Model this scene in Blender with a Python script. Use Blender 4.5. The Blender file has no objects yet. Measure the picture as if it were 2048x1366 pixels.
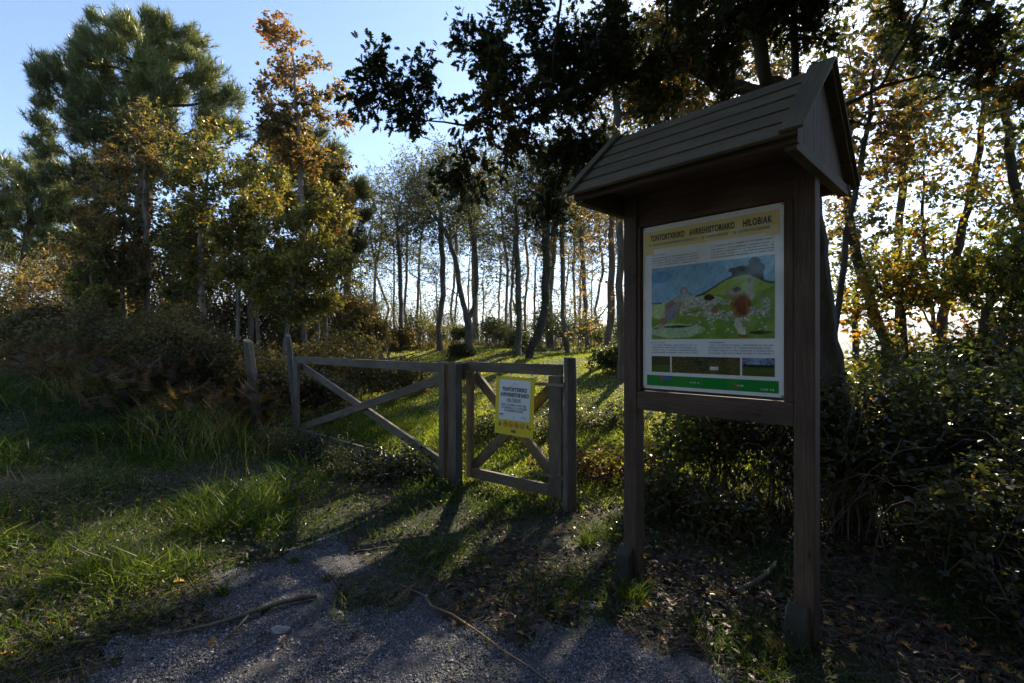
import bpy, math, random
import numpy as np
from mathutils import Vector, Matrix
R = math.radians
rng = np.random.default_rng(11)
random.seed(5)
SC = bpy.context.scene
COL = SC.collection

# ------------------------------------------------------------------ camera, sky, sun, exposure
EYE = 1.6
cam_d = bpy.data.cameras.new("camera"); cam = bpy.data.objects.new("camera", cam_d)
COL.objects.link(cam); cam.location = (0, 0, EYE); cam.rotation_euler = (R(90), 0, 0)
cam_d.lens = 17.23; cam_d.sensor_width = 36; cam_d.shift_y = 5/2048
cam_d.clip_start = .05; cam_d.clip_end = 20000
SC.camera = cam
SUN = Vector((.552, 1, .661)).normalized()
SUN_EL = math.asin(SUN.z); SUN_AZ = math.atan2(SUN.x, SUN.y)
w = bpy.data.worlds.new("World"); SC.world = w; w.use_nodes = True
nt = w.node_tree; bg = nt.nodes["Background"]
sky = nt.nodes.new("ShaderNodeTexSky"); sky.sky_type = 'NISHITA'; sky.sun_disc = False
sky.sun_elevation = SUN_EL; sky.sun_rotation = SUN_AZ
sky.altitude = 300; sky.air_density = 1.0; sky.dust_density = 0.45; sky.ozone_density = 5.0
nt.links.new(sky.outputs[0], bg.inputs[0]); bg.inputs[1].default_value = .10
sl = bpy.data.lights.new("sun", 'SUN'); so = bpy.data.objects.new("sun", sl); COL.objects.link(so)
sl.energy = 5.0; sl.angle = R(.53); sl.color = (1, .86, .64)
so.rotation_euler = SUN.to_track_quat('Z', 'Y').to_euler()
SC.view_settings.view_transform = 'Standard'; SC.view_settings.look = 'None'
SC.view_settings.exposure = 1.5; SC.view_settings.gamma = 1
SC.render.engine = 'CYCLES'
SC.cycles.max_bounces = 6; SC.cycles.diffuse_bounces = 3; SC.cycles.transmission_bounces = 4
SC.cycles.transparent_max_bounces = 4; SC.cycles.volume_bounces = 0

# ------------------------------------------------------------------ helpers
def P(px, py, Y):
    """a point of the photograph (2048 px wide) at distance Y ahead of the camera"""
    return np.array([(px-1024)/980*Y, Y, EYE-(py-688)/980*Y])

def tag(o, label=None, cat=None, group=None, kind=None):
    if label: o['label'] = label
    if cat: o['category'] = cat
    if group: o['group'] = group
    if kind: o['kind'] = kind
    return o

def empty(name, loc, label, cat, group=None):
    o = bpy.data.objects.new(name, None); COL.objects.link(o)
    o.location = loc; o.empty_display_size = .2
    return tag(o, label, cat, group)

def root_loc(o):
    while o.parent: o = o.parent
    return np.array(o.location)

def raw_mesh(name, V, loops, starts, totals, mats, parent=None, tone=None, uv=None, smooth=False, col=None, midx=None):
    V = np.asarray(V, dtype=np.float32)
    if parent is not None: V = V - root_loc(parent).astype(np.float32)
    me = bpy.data.meshes.new(name)
    me.vertices.add(len(V)); me.vertices.foreach_set("co", V.ravel())
    me.loops.add(len(loops)); me.loops.foreach_set("vertex_index", np.asarray(loops, dtype=np.int32))
    me.polygons.add(len(starts))
    me.polygons.foreach_set("loop_start", np.asarray(starts, dtype=np.int32))
    me.polygons.foreach_set("loop_total", np.asarray(totals, dtype=np.int32))
    if midx is not None: me.polygons.foreach_set("material_index", np.asarray(midx, dtype=np.int32))
    me.polygons.foreach_set("use_smooth", np.full(len(starts), smooth, dtype=bool))
    if uv is not None:
        l = me.uv_layers.new(name="UVMap"); l.data.foreach_set("uv", np.asarray(uv, dtype=np.float32).ravel())
    if tone is not None:
        a = me.attributes.new("tone", 'FLOAT', 'POINT'); a.data.foreach_set("value", np.asarray(tone, dtype=np.float32))
    if col is not None:
        a = me.attributes.new("paint", 'FLOAT_COLOR', 'POINT'); a.data.foreach_set("color", np.asarray(col, dtype=np.float32).ravel())
    me.update(calc_edges=True)
    for m in (mats if isinstance(mats, (list, tuple)) else [mats]): me.materials.append(m)
    o = bpy.data.objects.new(name, me); COL.objects.link(o)
    if parent is not None: o.parent = parent
    return o

class MB:
    """collects solid shapes, builds them as one mesh"""
    def __init__(s): s.v = []; s.f = []; s.uv = []; s.m = []
    def hexa(s, c, uvlen=None, m=0):
        """8 corners: 0-3 one end, 4-7 the other end (same order); the grain runs from end to end"""
        c = [np.array(q, float) for q in c]; b = len(s.v); s.v += c
        L = np.linalg.norm(c[4]-c[0]); o = random.random()*9
        a = np.linalg.norm(c[1]-c[0]); d = np.linalg.norm(c[2]-c[1])
        for i, (p, q) in enumerate(((0,1),(1,2),(2,3),(3,0))):
            wd = a if i % 2 == 0 else d; vo = o+i*1.7
            s.f.append([b+p, b+q, b+q+4, b+p+4]); s.uv += [(o,vo),(o,vo+wd),(o+L,vo+wd),(o+L,vo)]; s.m.append(m)
        s.f.append([b+3,b+2,b+1,b]); s.uv += [(o,o),(o+.02,o),(o+.02,o+a),(o,o+a)]; s.m.append(m)
        s.f.append([b+4,b+5,b+6,b+7]); s.uv += [(o,o),(o+.02,o),(o+.02,o+a),(o,o+a)]; s.m.append(m)
    def beam(s, p, q, wid, thk, side, m=0, jit=0):
        """bar from p to q; wid across 'side' direction, thk across the third"""
        p = np.array(p, float); q = np.array(q, float); d = (q-p)/np.linalg.norm(q-p)
        sd = np.array(side, float); sd = sd-d*(sd@d); sd /= np.linalg.norm(sd); t = np.cross(d, sd)
        c = []
        for e in (p, q):
            for a, bb in ((-1,-1),(1,-1),(1,1),(-1,1)):
                c.append(e+sd*a*wid/2+t*bb*thk/2+rng.normal(0, 1, 3)*jit)
        s.hexa(c, m=m)
    def prism(s, pts, off, m=0):
        """flat outline pts (3D) pushed by off"""
        n = len(pts); b = len(s.v); off = np.array(off, float)
        s.v += [np.array(p, float) for p in pts]+[np.array(p, float)+off for p in pts]
        s.f.append([b+i for i in range(n)][::-1]); s.f.append([b+n+i for i in range(n)]); s.m += [m, m]
        o = random.random()*5
        s.uv += [(o+p[2], o+p[0]) for p in pts[::-1]]+[(o+p[2], o+p[0]) for p in pts]
        for i in range(n):
            j = (i+1) % n; s.f.append([b+i, b+j, b+n+j, b+n+i]); s.uv += [(o,o),(o+.1,o),(o+.1,o+.03),(o,o+.03)]; s.m.append(m)
    def tube(s, pts, rad, n=8, m=0, cap=True):
        pts = [np.array(p, float) for p in pts]; b = len(s.v)
        rad = rad if hasattr(rad, '__len__') else [rad]*len(pts)
        ref = np.array([.31, .22, .92]); L = 0; Ls = []
        for i, p in enumerate(pts):
            d = pts[min(i+1, len(pts)-1)]-pts[max(i-1, 0)]; d /= np.linalg.norm(d)+1e-9
            x = np.cross(d, ref if abs(d@ref) < .95 else np.array([1.,0,0])); x /= np.linalg.norm(x); y = np.cross(d, x)
            if i: L += np.linalg.norm(p-pts[i-1])
            Ls.append(L)
            for k in range(n):
                t = 2*math.pi*k/n; s.v.append(p+rad[i]*(x*math.cos(t)+y*math.sin(t)))
        for i in range(len(pts)-1):
            for k in range(n):
                a = b+i*n+k; c = b+i*n+(k+1) % n
                s.f.append([a, c, c+n, a+n]); s.m.append(m)
                r = rad[i]*6.28/n; s.uv += [(Ls[i],k*r),(Ls[i],(k+1)*r),(Ls[i+1],(k+1)*r),(Ls[i+1],k*r)]
        if cap:
            for ring, rev in ((0, True), (len(pts)-1, False)):
                f = [b+ring*n+k for k in range(n)]
                s.f.append(f[::-1] if rev else f); s.m.append(m); s.uv += [(0, .1*k) for k in range(n)]
    def build(s, name, mats, parent=None, bevel=0, smooth=False):
        tot = [len(f) for f in s.f]; st = np.concatenate([[0], np.cumsum(tot)[:-1]])
        o = raw_mesh(name, s.v, np.concatenate(s.f), st, tot, mats, parent, uv=s.uv, smooth=smooth, midx=s.m)
        if bevel:
            b = o.modifiers.new("bevel", 'BEVEL'); b.width = bevel; b.segments = 2; b.limit_method = 'ANGLE'
        return o

def lowf(p, sc, seed=0):
    r = np.random.default_rng(seed); s = 0
    for i in range(5):
        k = r.normal(0, 1, 3)*sc; s = s+np.sin(p@k+r.random()*6.28)
    return s/3.2

# ------------------------------------------------------------------ leaves
def _mir(o):
    return [(0, 0)]+o+[(0, 1)]+[(-x, y) for x, y in o[::-1]]
OAK2 = _mir([(.05,.12),(.13,.2),(.22,.24),(.09,.34),(.34,.48),(.12,.55),(.34,.74),(.12,.76),(.17,.93)])
OAK = (np.array([(x, y, abs(x)*.25-.12*y*y) for x, y in OAK2]), [list(range(len(OAK2)))])
DIA = (np.array([(0,0,0),(.34,.5,.1),(0,1,-.1),(-.34,.5,.1)], float), [[0,1,2],[0,2,3]])
OVA = (np.array([(0,0,0),(.3,.25,.08),(.34,.6,.06),(0,1,-.12),(-.34,.6,.06),(-.3,.25,.08)], float), [[0,1,2,3],[0,3,4,5]])
BLADE = (np.array([(-.5,0,0),(.5,0,0),(-.4,0,.5),(.4,0,.5),(0,0,1)], float), [[0,1,3,2],[2,3,4]])
NEEDLE = (np.array([(-.5,0,0),(.5,0,0),(0,1,0)], float), [[0,1,2]])
TWIG = (np.array([(-1,0,-.6),(1,0,-.6),(0,0,1),(.3,.5,.4),(0,1,0)], float), [[0,1,4],[1,2,4],[2,0,4]])
_v = []; _f = []
for i in range(9):
    y = .1+.1*i; L = .34*(1-i/9.5)
    for sgn in (-1, 1):
        b = len(_v); _v += [(0, y-.035, 0), (0, y+.035, 0), (sgn*L, y+.09, -.1*L)]; _f.append([b, b+1, b+2])
FERN = (np.array(_v, float), _f)
OCT = (np.array([(1,0,0),(0,1,0),(-1,0,0),(0,-1,0),(0,0,1),(0,0,-1),], float)*.5, [[0,1,4],[1,2,4],[2,3,4],[3,0,4],[1,0,5],[2,1,5],[3,2,5],[0,3,5]])

def scatter(name, tmpl, pos, rot, scale, tone, mat, parent=None):
    """many copies of a small template as one mesh. rot (n,3,3), scale (n,3)"""
    tv, tf = tmpl; n = len(pos); k = len(tv)
    V = np.einsum('nij,nkj->nki', rot, tv[None]*scale[:, None, :])+pos[:, None, :]
    loops = np.concatenate([np.array(f) for f in tf]); tot = np.array([len(f) for f in tf])
    L = len(loops); st0 = np.concatenate([[0], np.cumsum(tot)[:-1]])
    loops = (loops[None]+np.arange(n)[:, None]*k).ravel()
    st = (st0[None]+np.arange(n)[:, None]*L).ravel()
    return raw_mesh(name, V.reshape(-1, 3), loops, st, np.tile(tot, n), mat, parent, tone=np.repeat(tone, k))

def frames(nrm, dr):
    nrm = nrm/np.linalg.norm(nrm, axis=1, keepdims=True)
    dr = dr-nrm*np.sum(nrm*dr, axis=1, keepdims=True); dr /= np.linalg.norm(dr, axis=1, keepdims=True)+1e-9
    return np.stack([np.cross(dr, nrm), dr, nrm], axis=2)

def leaves(name, tmpl, pos, size, mat, parent, up=.8, var=.35, tone0=.5, tvar=.28, seed=1, droop=.2, out=None, scale=1.):
    n = len(pos); r = np.random.default_rng(seed)
    nr = r.normal(0, 1, (n, 3)); nr[:, 2] += up*2
    dr = r.normal(0, 1, (n, 3)); dr[:, 2] -= droop*2
    if out is not None: dr += out
    sz = size*(1+r.uniform(-var, var, n))
    tone = np.clip(tone0+.28*lowf(pos, 1.3/scale, seed)+r.normal(0, tvar*.6, n), 0, 1)
    return scatter(name, tmpl, pos, frames(nr, dr), np.stack([sz*r.uniform(.75, 1.1, n), sz, sz*r.uniform(.5, 2, n)], 1), tone, mat, parent)

# ------------------------------------------------------------------ branch growth (space colonisation)
def blob_points(blobs, n, clump, seed, cr=.28):
    """blobs: (centre, radius). n attraction points gathered in clumps"""
    r = np.random.default_rng(seed); out = []
    vol = np.array([b[1]**2.3 for b in blobs]); vol = vol/vol.sum()
    for (c, rad), vv in zip(blobs, vol):
        m = max(6, int(n*vv)); nc = max(3, int(m/clump))
        d = r.normal(0, 1, (nc, 3)); d /= np.linalg.norm(d, axis=1, keepdims=True)
        cc = c+d*(rad*r.uniform(.15, 1, (nc, 1))**.5)*np.array([1, .8, 1])
        k = r.integers(0, nc, m)
        out.append(cc[k]+r.normal(0, rad*cr*.6, (m, 3)))
    return np.concatenate(out)

def grow(trunk, att, step, kill, seed=0, iters=160, trop=(0,0,.08), cap=4200, limbs=(), wob=.07):
    r = np.random.default_rng(seed)
    N = [np.array(trunk[0], float)]; par = [-1]
    for p in trunk[1:]:
        p = np.array(p, float); d = np.linalg.norm(p-N[-1]); k = max(1, int(round(d/(step*1.4)))); a = N[-1].copy()
        for i in range(1, k+1):
            N.append(a+(p-a)*i/k+r.normal(0, step*wob, 3)*np.array([1, 1, .3])); par.append(len(N)-2)
    nm = len(N)
    for lb in limbs:
        p0 = np.array(lb[0], float); a_ = np.array(N); q0 = int(np.argmin(np.linalg.norm(a_-p0, axis=1)))
        prev = q0
        for p in lb[1:]:
            p = np.array(p, float); a = np.array(N[prev]); k = max(1, int(round(np.linalg.norm(p-a)/(step*1.4))))
            for i in range(1, k+1):
                N.append(a+(p-a)*i/k+r.normal(0, step*.06, 3)); par.append(prev); prev = len(N)-1
    nt0 = len(N); arr = np.array(N)
    lo = int(nm*.25)                                      # the lowest quarter of the trunk stays bare
    D = np.linalg.norm(att[:, None]-arr[None, lo:], axis=2); ni = D.argmin(1)+lo; nd = D.min(1)
    alive = np.ones(len(att), bool); trop = np.array(trop)
    used = {}
    for it in range(iters):
        alive &= nd > kill
        if not alive.any() or len(N) > cap: break
        A = np.where(alive)[0]; idx = ni[A]
        v = att[A]-np.array(N)[idx]; v /= np.linalg.norm(v, axis=1, keepdims=True)+1e-9
        un, inv = np.unique(idx, return_inverse=True)
        s = np.zeros((len(un), 3)); np.add.at(s, inv, v)
        new = []; 
        for j, u_ in enumerate(un):
            if used.get(u_, 0) > 3: continue
            used[u_] = used.get(u_, 0)+1
            d = s[j]/(np.linalg.norm(s[j])+1e-9)
            if par[u_] >= 0:
                pd = N[u_]-N[par[u_]]; d = d+.35*pd/(np.linalg.norm(pd)+1e-9)
            d = d+trop+r.normal(0, .16, 3); d /= np.linalg.norm(d)
            N.append(N[u_]+d*step); par.append(int(u_)); new.append(len(N)-1)
        if not new: break
        Q = np.array([N[i] for i in new])
        D = np.linalg.norm(att[:, None]-Q[None], axis=2); m = D.min(1); am = D.argmin(1)
        b = m < nd; nd[b] = m[b]; ni[b] = np.array(new)[am[b]]
    return np.array(N), np.array(par), nt0

def pipe(N, par, r_tip, r_base, e=2.4):
    n = len(N); acc = np.zeros(n); kids = [[] for _ in range(n)]
    for i in range(n-1, -1, -1):
        if acc[i] == 0: acc[i] = 1
        if par[i] >= 0: acc[par[i]] += acc[i]; kids[par[i]].append(i)
    rad = acc**(1/e); k = (r_base-r_tip)/max(rad[0]-1, 1e-6)
    return r_tip+(rad-1)*k, kids

def skeleton_mesh(name, N, par, rad, kids, mat, parent, sides=6):
    n = len(N); ref = np.array([.31, .22, .92])
    d = np.zeros((n, 3)); main = np.full(n, -1)
    for i in range(n):
        if kids[i]: main[i] = max(kids[i], key=lambda c: rad[c])
    for i in range(n):
        a = N[par[i]] if par[i] >= 0 else N[i]; b = N[main[i]] if main[i] >= 0 else N[i]; d[i] = b-a
    d /= np.linalg.norm(d, axis=1, keepdims=True)+1e-9
    x = np.cross(d, ref); x /= np.linalg.norm(x, axis=1, keepdims=True)+1e-6; y = np.cross(d, x)
    th = 2*np.pi*np.arange(sides)/sides; cs = np.cos(th)[None, :, None]; sn = np.sin(th)[None, :, None]
    ring = N[:, None]+rad[:, None, None]*(x[:, None]*cs+y[:, None]*sn)
    V = [ring.reshape(-1, 3)]
    ch = np.array([i for i in range(n) if par[i] >= 0]); pa = par[ch]
    side = main[pa] != ch; base = pa*sides
    sc = ch[side]; m = len(sc)
    sr = N[par[sc]][:, None]+(rad[sc]*1.25)[:, None, None]*(x[sc][:, None]*cs+y[sc][:, None]*sn)
    V.append(sr.reshape(-1, 3)); base = base.copy(); base[side] = n*sides+np.arange(m)*sides
    k = np.arange(sides); k2 = (k+1) % sides
    F = np.stack([base[:, None]+k, base[:, None]+k2, ch[:, None]*sides+k2, ch[:, None]*sides+k], 2).reshape(-1, 4)
    nf = len(F)
    return raw_mesh(name, np.concatenate(V), F.ravel(), np.arange(nf)*4, np.full(nf, 4), mat, parent, smooth=True)

def tree(name, label, cat, trunk, blobs, rb, mat_bark, mat_leaf, nleaf, lsize, natt=900, clump=22, step=.3, kill=.45,
         seed=1, tmpl=DIA, rt=.006, thr=.02, spread=.16, up=.6, tone0=.5, group=None, ivy=0, sides=6, tvar=.28, cr=.28, scale=1., trop=(0,0,.08), droop=.2, cap=4200, e=2.4, limbs=()):
    base = np.array(trunk[0]); g = gz(base[0], base[1]); base = np.array([base[0], base[1], float(g)-.08])
    trunk = [base]+[np.array(t) for t in trunk[1:]]
    root = empty(name, tuple(base), label, cat, group)
    att = blob_points(blobs, natt, clump, seed, cr)
    N, par, nt0 = grow(trunk, att, step, kill, seed, trop=trop, cap=cap, limbs=limbs)
    rad, kids = pipe(N, par, rt, rb, e)
    rad[0] *= 1.25
    if nt0 > 3: rad[1] *= 1.12
    skeleton_mesh("trunk", N, par, rad, kids, mat_bark, root, sides)
    r = np.random.default_rng(seed+7)
    thin = np.where((rad < thr) & (np.arange(len(N)) >= nt0))[0]
    if len(thin) and nleaf:
        w_ = np.array([1.0+1.0*(len(kids[i]) == 0) for i in thin]); w_ *= np.exp(.5*lowf(N[thin], .9/scale, seed+3)); w_ /= w_.sum()
        if tmpl == 'needles':
            pk = r.choice(thin, nleaf, p=w_); pk = r.choice(thin, max(20, nleaf//4), p=w_); pk = np.repeat(pk, 4)[:nleaf]; nleaf = len(pk); a = N[pk]; b = N[par[pk]]; d = a-b
            a = a+r.normal(0, .13, (nleaf, 3))
            needle_tufts(root, a, d, mat_leaf, lsize, seed)
        else:
            nt_ = max(30, int(nleaf/7)); pk = r.choice(thin, nt_, p=w_)          # fine twigs carry the leaves
            pd = N[pk]-N[par[pk]]; pd /= np.linalg.norm(pd, axis=1, keepdims=True)+1e-9
            d = pd*.7+r.normal(0, .75, (nt_, 3))+np.array([0, 0, .15]); d /= np.linalg.norm(d, axis=1, keepdims=True)
            L = spread*r.uniform(1.2, 4.2, nt_); p0 = N[pk]-pd*(step*r.random((nt_, 1)))
            scatter("twigs", TWIG, p0, frames(r.normal(0, 1, (nt_, 3)), d), np.stack([L*0+rt*1.1, L, L*0+rt*1.1], 1), r.random(nt_), mat_bark, root)
            k = r.integers(0, nt_, nleaf); t_ = r.uniform(.2, 1.05, (nleaf, 1))**.7
            pos = p0[k]+d[k]*L[k][:, None]*t_+r.normal(0, lsize*.18, (nleaf, 3))
            leaves("crown", tmpl, pos, lsize, mat_leaf, root, up=up, tone0=tone0, seed=seed, tvar=tvar, scale=scale, droop=droop, out=d[k]*1.2)
    if ivy:
        tr = np.arange(1, max(3, int(nt0*.8))); pk = r.choice(tr, ivy)
        d = r.normal(0, 1, (ivy, 3)); d[:, 2] *= .3; d /= np.linalg.norm(d, axis=1, keepdims=True)
        pos = N[pk]+d*(rad[pk][:, None]+np.abs(r.normal(0, .05, (ivy, 1))))+r.normal(0, 1, (ivy, 3))*np.array([.02, .02, step*.5])
        leaves("ivy", OVA, pos, .07, M['ivy'], root, seed=seed+2)
    return root

def needle_tufts(root, pos, dr, mat, L, seed, per=20):
    r = np.random.default_rng(seed+5); n = len(pos)
    ax = dr/(np.linalg.norm(dr, axis=1, keepdims=True)+1e-9)+np.array([.12, 0, .95])+r.normal(0, .25, (n, 3)); ax /= np.linalg.norm(ax, axis=1, keepdims=True)
    A = np.repeat(ax, per, 0); B = np.repeat(pos, per, 0); t = r.uniform(-.12, .22, (n*per, 1))
    q = r.normal(0, 1, (n*per, 3)); q -= A*np.sum(q*A, 1, keepdims=True); q /= np.linalg.norm(q, axis=1, keepdims=True)
    d = A*1.0+q*.6
    sc = L*r.uniform(.7, 1.15, n*per)
    tone = np.clip(.5+.25*lowf(B, 1.1, seed)+r.normal(0, .12, n*per), 0, 1)
    scatter("crown", NEEDLE, B+A*t, frames(r.normal(0, 1, (n*per, 3)), d), np.stack([sc*.10, sc, sc], 1), tone, mat, root)

# ------------------------------------------------------------------ materials
M = {}
def newmat(name):
    m = bpy.data.materials.new(name); m.use_nodes = True; M[name] = m
    return m, m.node_tree, m.node_tree.nodes["Principled BSDF"]
def ramp(nt, stops, fac):
    r = nt.nodes.new("ShaderNodeValToRGB"); el = r.color_ramp.elements
    while len(el) > 1: el.remove(el[-1])
    el[0].position = stops[0][0]; el[0].color = (*stops[0][1], 1)
    for p, c in stops[1:]:
        e = el.new(p); e.color = (*c, 1)
    nt.links.new(fac, r.inputs[0]); return r.outputs[0]
def noise(nt, scale, vec=None, detail=6, rough=.6):
    n = nt.nodes.new("ShaderNodeTexNoise"); n.inputs['Scale'].default_value = scale
    n.inputs['Detail'].default_value = detail; n.inputs['Roughness'].default_value = rough
    if vec is not None: nt.links.new(vec, n.inputs['Vector'])
    return n.outputs['Fac']
def mapping(nt, out, scale):
    c = nt.nodes.new("ShaderNodeTexCoord"); m = nt.nodes.new("ShaderNodeMapping"); m.inputs['Scale'].default_value = scale
    nt.links.new(c.outputs[out], m.inputs[0]); return m.outputs[0]
def mix(nt, a, b, fac, mode='MIX'):
    m = nt.nodes.new("ShaderNodeMix"); m.data_type = 'RGBA'; m.blend_type = mode
    for s, v in ((m.inputs[6], a), (m.inputs[7], b), (m.inputs[0], fac)):
        if hasattr(v, 'is_linked') or hasattr(v, 'links'): nt.links.new(v, s)
        elif isinstance(v, (int, float)): s.default_value = v
        else: s.default_value = (*v, 1)
    return m.outputs[2]
def bump(nt, b, h, strength, dist=.01):
    n = nt.nodes.new("ShaderNodeBump"); n.inputs['Strength'].default_value = strength; n.inputs['Distance'].default_value = dist
    nt.links.new(h, n.inputs['Height']); nt.links.new(n.outputs[0], b.inputs['Normal'])
def leafmat(name, stops, transl=.45, rough=.5, tint=1.6, spec=.4):
    m, nt, b = newmat(name)
    a = nt.nodes.new("ShaderNodeAttribute"); a.attribute_name = "tone"
    c = ramp(nt, stops, a.outputs['Fac']); nt.links.new(c, b.inputs['Base Color'])
    b.inputs['Roughness'].default_value = rough; b.inputs['Specular IOR Level'].default_value = spec
    t = nt.nodes.new("ShaderNodeBsdfTranslucent"); c2 = mix(nt, c, (tint, tint*.97, tint*.6), 1., 'MULTIPLY')
    nt.links.new(c2, t.inputs[0])
    x = nt.nodes.new("ShaderNodeMixShader"); x.inputs[0].default_value = transl
    nt.links.new(b.outputs[0], x.inputs[1]); nt.links.new(t.outputs[0], x.inputs[2])
    nt.links.new(x.outputs[0], nt.nodes["Material Output"].inputs[0])
    return m
def woodmat(name, c1, c2, c3, grain=1., rough=.8, moss=None):
    m, nt, b = newmat(name)
    v = mapping(nt, 'UV', (1.3, 26*grain, 1)); f = noise(nt, 3.2, v, 8, .65)
    v2 = mapping(nt, 'UV', (1, 3, 1)); f2 = noise(nt, 2.2, v2, 4)
    c = ramp(nt, [(.3, c1), (.5, c2), (.68, c3)], f)
    c = mix(nt, c, tuple(x*.55 for x in c2), ramp(nt, [(.38, (0,0,0)), (.66, (.95,.95,.95))], f2))
    if moss:
        f3 = noise(nt, 7, mapping(nt, 'Object', (1,1,1)), 6, .7)
        c = mix(nt, c, moss, ramp(nt, [(.5, (0,0,0)), (.66, (.75,.75,.75))], f3))
    vo = nt.nodes.new("ShaderNodeTexVoronoi"); vo.inputs['Scale'].default_value = 2.4     # knots
    nt.links.new(mapping(nt, 'UV', (1.1, 4, 1)), vo.inputs['Vector'])
    c = mix(nt, c, tuple(x*.45 for x in c1), ramp(nt, [(.05, (.9,.9,.9)), (.10, (0,0,0))], vo.outputs['Distance']))
    nt.links.new(c, b.inputs['Base Color']); b.inputs['Roughness'].default_value = rough
    bump(nt, b, f, .5, .006)
    return m
def plain(name, c, rough=.5, var=0, spec=.5, metal=0):
    m, nt, b = newmat(name)
    if var:
        f = noise(nt, 9, mapping(nt, 'Object', (1,1,1)), 5)
        nt.links.new(ramp(nt, [(.3, tuple(x*(1-var) for x in c)), (.7, tuple(min(1, x*(1+var)) for x in c))], f), b.inputs['Base Color'])
    else: b.inputs['Base Color'].default_value = (*c, 1)
    b.inputs['Roughness'].default_value = rough; b.inputs['Specular IOR Level'].default_value = spec; b.inputs['Metallic'].default_value = metal
    return m

woodmat('kiosk_wood', (.06,.036,.024), (.12,.077,.052), (.18,.122,.085))
woodmat('roof_wood', (.055,.036,.016), (.125,.088,.038), (.19,.14,.065), moss=(.06,.07,.015))
woodmat('gate_wood', (.10,.078,.055), (.185,.15,.11), (.27,.225,.165))
woodmat('old_wood', (.07,.065,.055), (.15,.14,.125), (.24,.225,.20), grain=1.5)
woodmat('post_wood', (.10,.085,.06), (.19,.16,.12), (.27,.23,.17), moss=(.10,.11,.05))
def barkmat(name, c1, c2, moss=None, sc=9):
    m, nt, b = newmat(name); v = mapping(nt, 'Object', (1, 1, .25)); f = noise(nt, sc, v, 8, .7)
    c = ramp(nt, [(.35, c1), (.62, c2)], f)
    if moss: c = mix(nt, c, moss, ramp(nt, [(.5, (0,0,0)), (.65, (.8,.8,.8))], noise(nt, 3, mapping(nt, 'Object', (1,1,1)), 5)))
    nt.links.new(c, b.inputs['Base Color']); b.inputs['Roughness'].default_value = .9; bump(nt, b, f, .9, .03)
barkmat('oak_bark', (.025,.02,.016), (.09,.075,.06), (.05,.055,.025))
barkmat('pine_bark', (.04,.022,.016), (.13,.08,.055))
barkmat('pale_bark', (.10,.08,.06), (.34,.28,.21))
barkmat('grey_bark', (.06,.05,.04), (.20,.17,.13), (.10,.10,.04))
leafmat('oak_leaf', [(0, (.02,.03,.008)), (.45, (.04,.048,.012)), (.7, (.11,.075,.018)), (.88, (.25,.11,.018)), (1, (.40,.17,.02))], .45)
leafmat('oak_orange', [(0, (.07,.065,.02)), (.35, (.16,.12,.035)), (.65, (.28,.175,.05)), (.9, (.42,.24,.06)), (1, (.38,.12,.025))], .42, .42, spec=.6)
leafmat('rust_leaf', [(0, (.045,.055,.016)), (.35, (.11,.105,.03)), (.65, (.20,.155,.045)), (.88, (.34,.20,.05)), (1, (.36,.11,.02))], .42, .42, spec=.6)
leafmat('olive_leaf', [(0, (.045,.062,.015)), (.4, (.12,.13,.028)), (.75, (.23,.21,.04)), (1, (.40,.22,.04))], .45, .42, spec=.6)
leafmat('birch_leaf', [(0, (.06,.085,.02)), (.45, (.13,.15,.03)), (.8, (.28,.23,.035)), (1, (.40,.16,.02))], .5, .45)
leafmat('grove_leaf', [(0, (.04,.055,.016)), (.5, (.085,.1,.028)), (.8, (.16,.15,.045)), (1, (.22,.15,.05))], .42, .45)
leafmat('willow_leaf', [(0, (.08,.08,.02)), (.5, (.24,.22,.04)), (1, (.48,.40,.08))], .45, .42, spec=.6)
leafmat('bramble_leaf', [(0, (.014,.016,.007)), (.4, (.035,.045,.013)), (.7, (.09,.095,.02)), (.88, (.12,.055,.02)), (1, (.30,.13,.02))], .42, .34, spec=.5)
leafmat('hedge_leaf', [(0, (.02,.03,.01)), (.45, (.06,.075,.018)), (.8, (.19,.20,.03)), (.95, (.34,.28,.04)), (1, (.5,.22,.03))], .5, .33, 1.7, .5)
leafmat('fern_leaf', [(0, (.03,.018,.010)), (.4, (.085,.045,.018)), (.8, (.18,.09,.03)), (1, (.13,.12,.03))], .4, .6)
leafmat('thicket_leaf', [(0, (.05,.042,.018)), (.4, (.14,.11,.038)), (.8, (.26,.20,.065)), (1, (.38,.26,.08))], .4, .55)
leafmat('ivy', [(0, (.02,.04,.012)), (.6, (.06,.09,.02)), (1, (.14,.17,.03))], .35, .35)
leafmat('pine_needle', [(0, (.035,.048,.018)), (.5, (.14,.165,.045)), (1, (.42,.42,.14))], .3, .33, 1.4, .7)
leafmat('grass', [(0, (.015,.035,.007)), (.4, (.045,.085,.012)), (.75, (.12,.16,.02)), (.92, (.20,.19,.05)), (1, (.30,.25,.11))], .5, .42, 1.6)
leafmat('lawn', [(0, (.05,.075,.012)), (.5, (.20,.25,.02)), (.9, (.38,.39,.035)), (1, (.33,.28,.09))], .55, .5, 1.7)
leafmat('straw', [(0, (.10,.085,.03)), (.5, (.19,.155,.065)), (1, (.32,.26,.13))], .45, .6, 1.3)
leafmat('litter', [(0, (.014,.009,.006)), (.5, (.04,.022,.012)), (.86, (.08,.04,.018)), (.94, (.30,.10,.02)), (1, (.5,.24,.03))], .15, .55, 1.2)
leafmat('gravel_stone', [(0, (.06,.062,.075)), (.4, (.14,.14,.16)), (1, (.38,.375,.39))], 0., .75, 1)
leafmat('twig', [(0, (.035,.025,.018)), (1, (.13,.10,.07))], 0., .8, 1)

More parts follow.
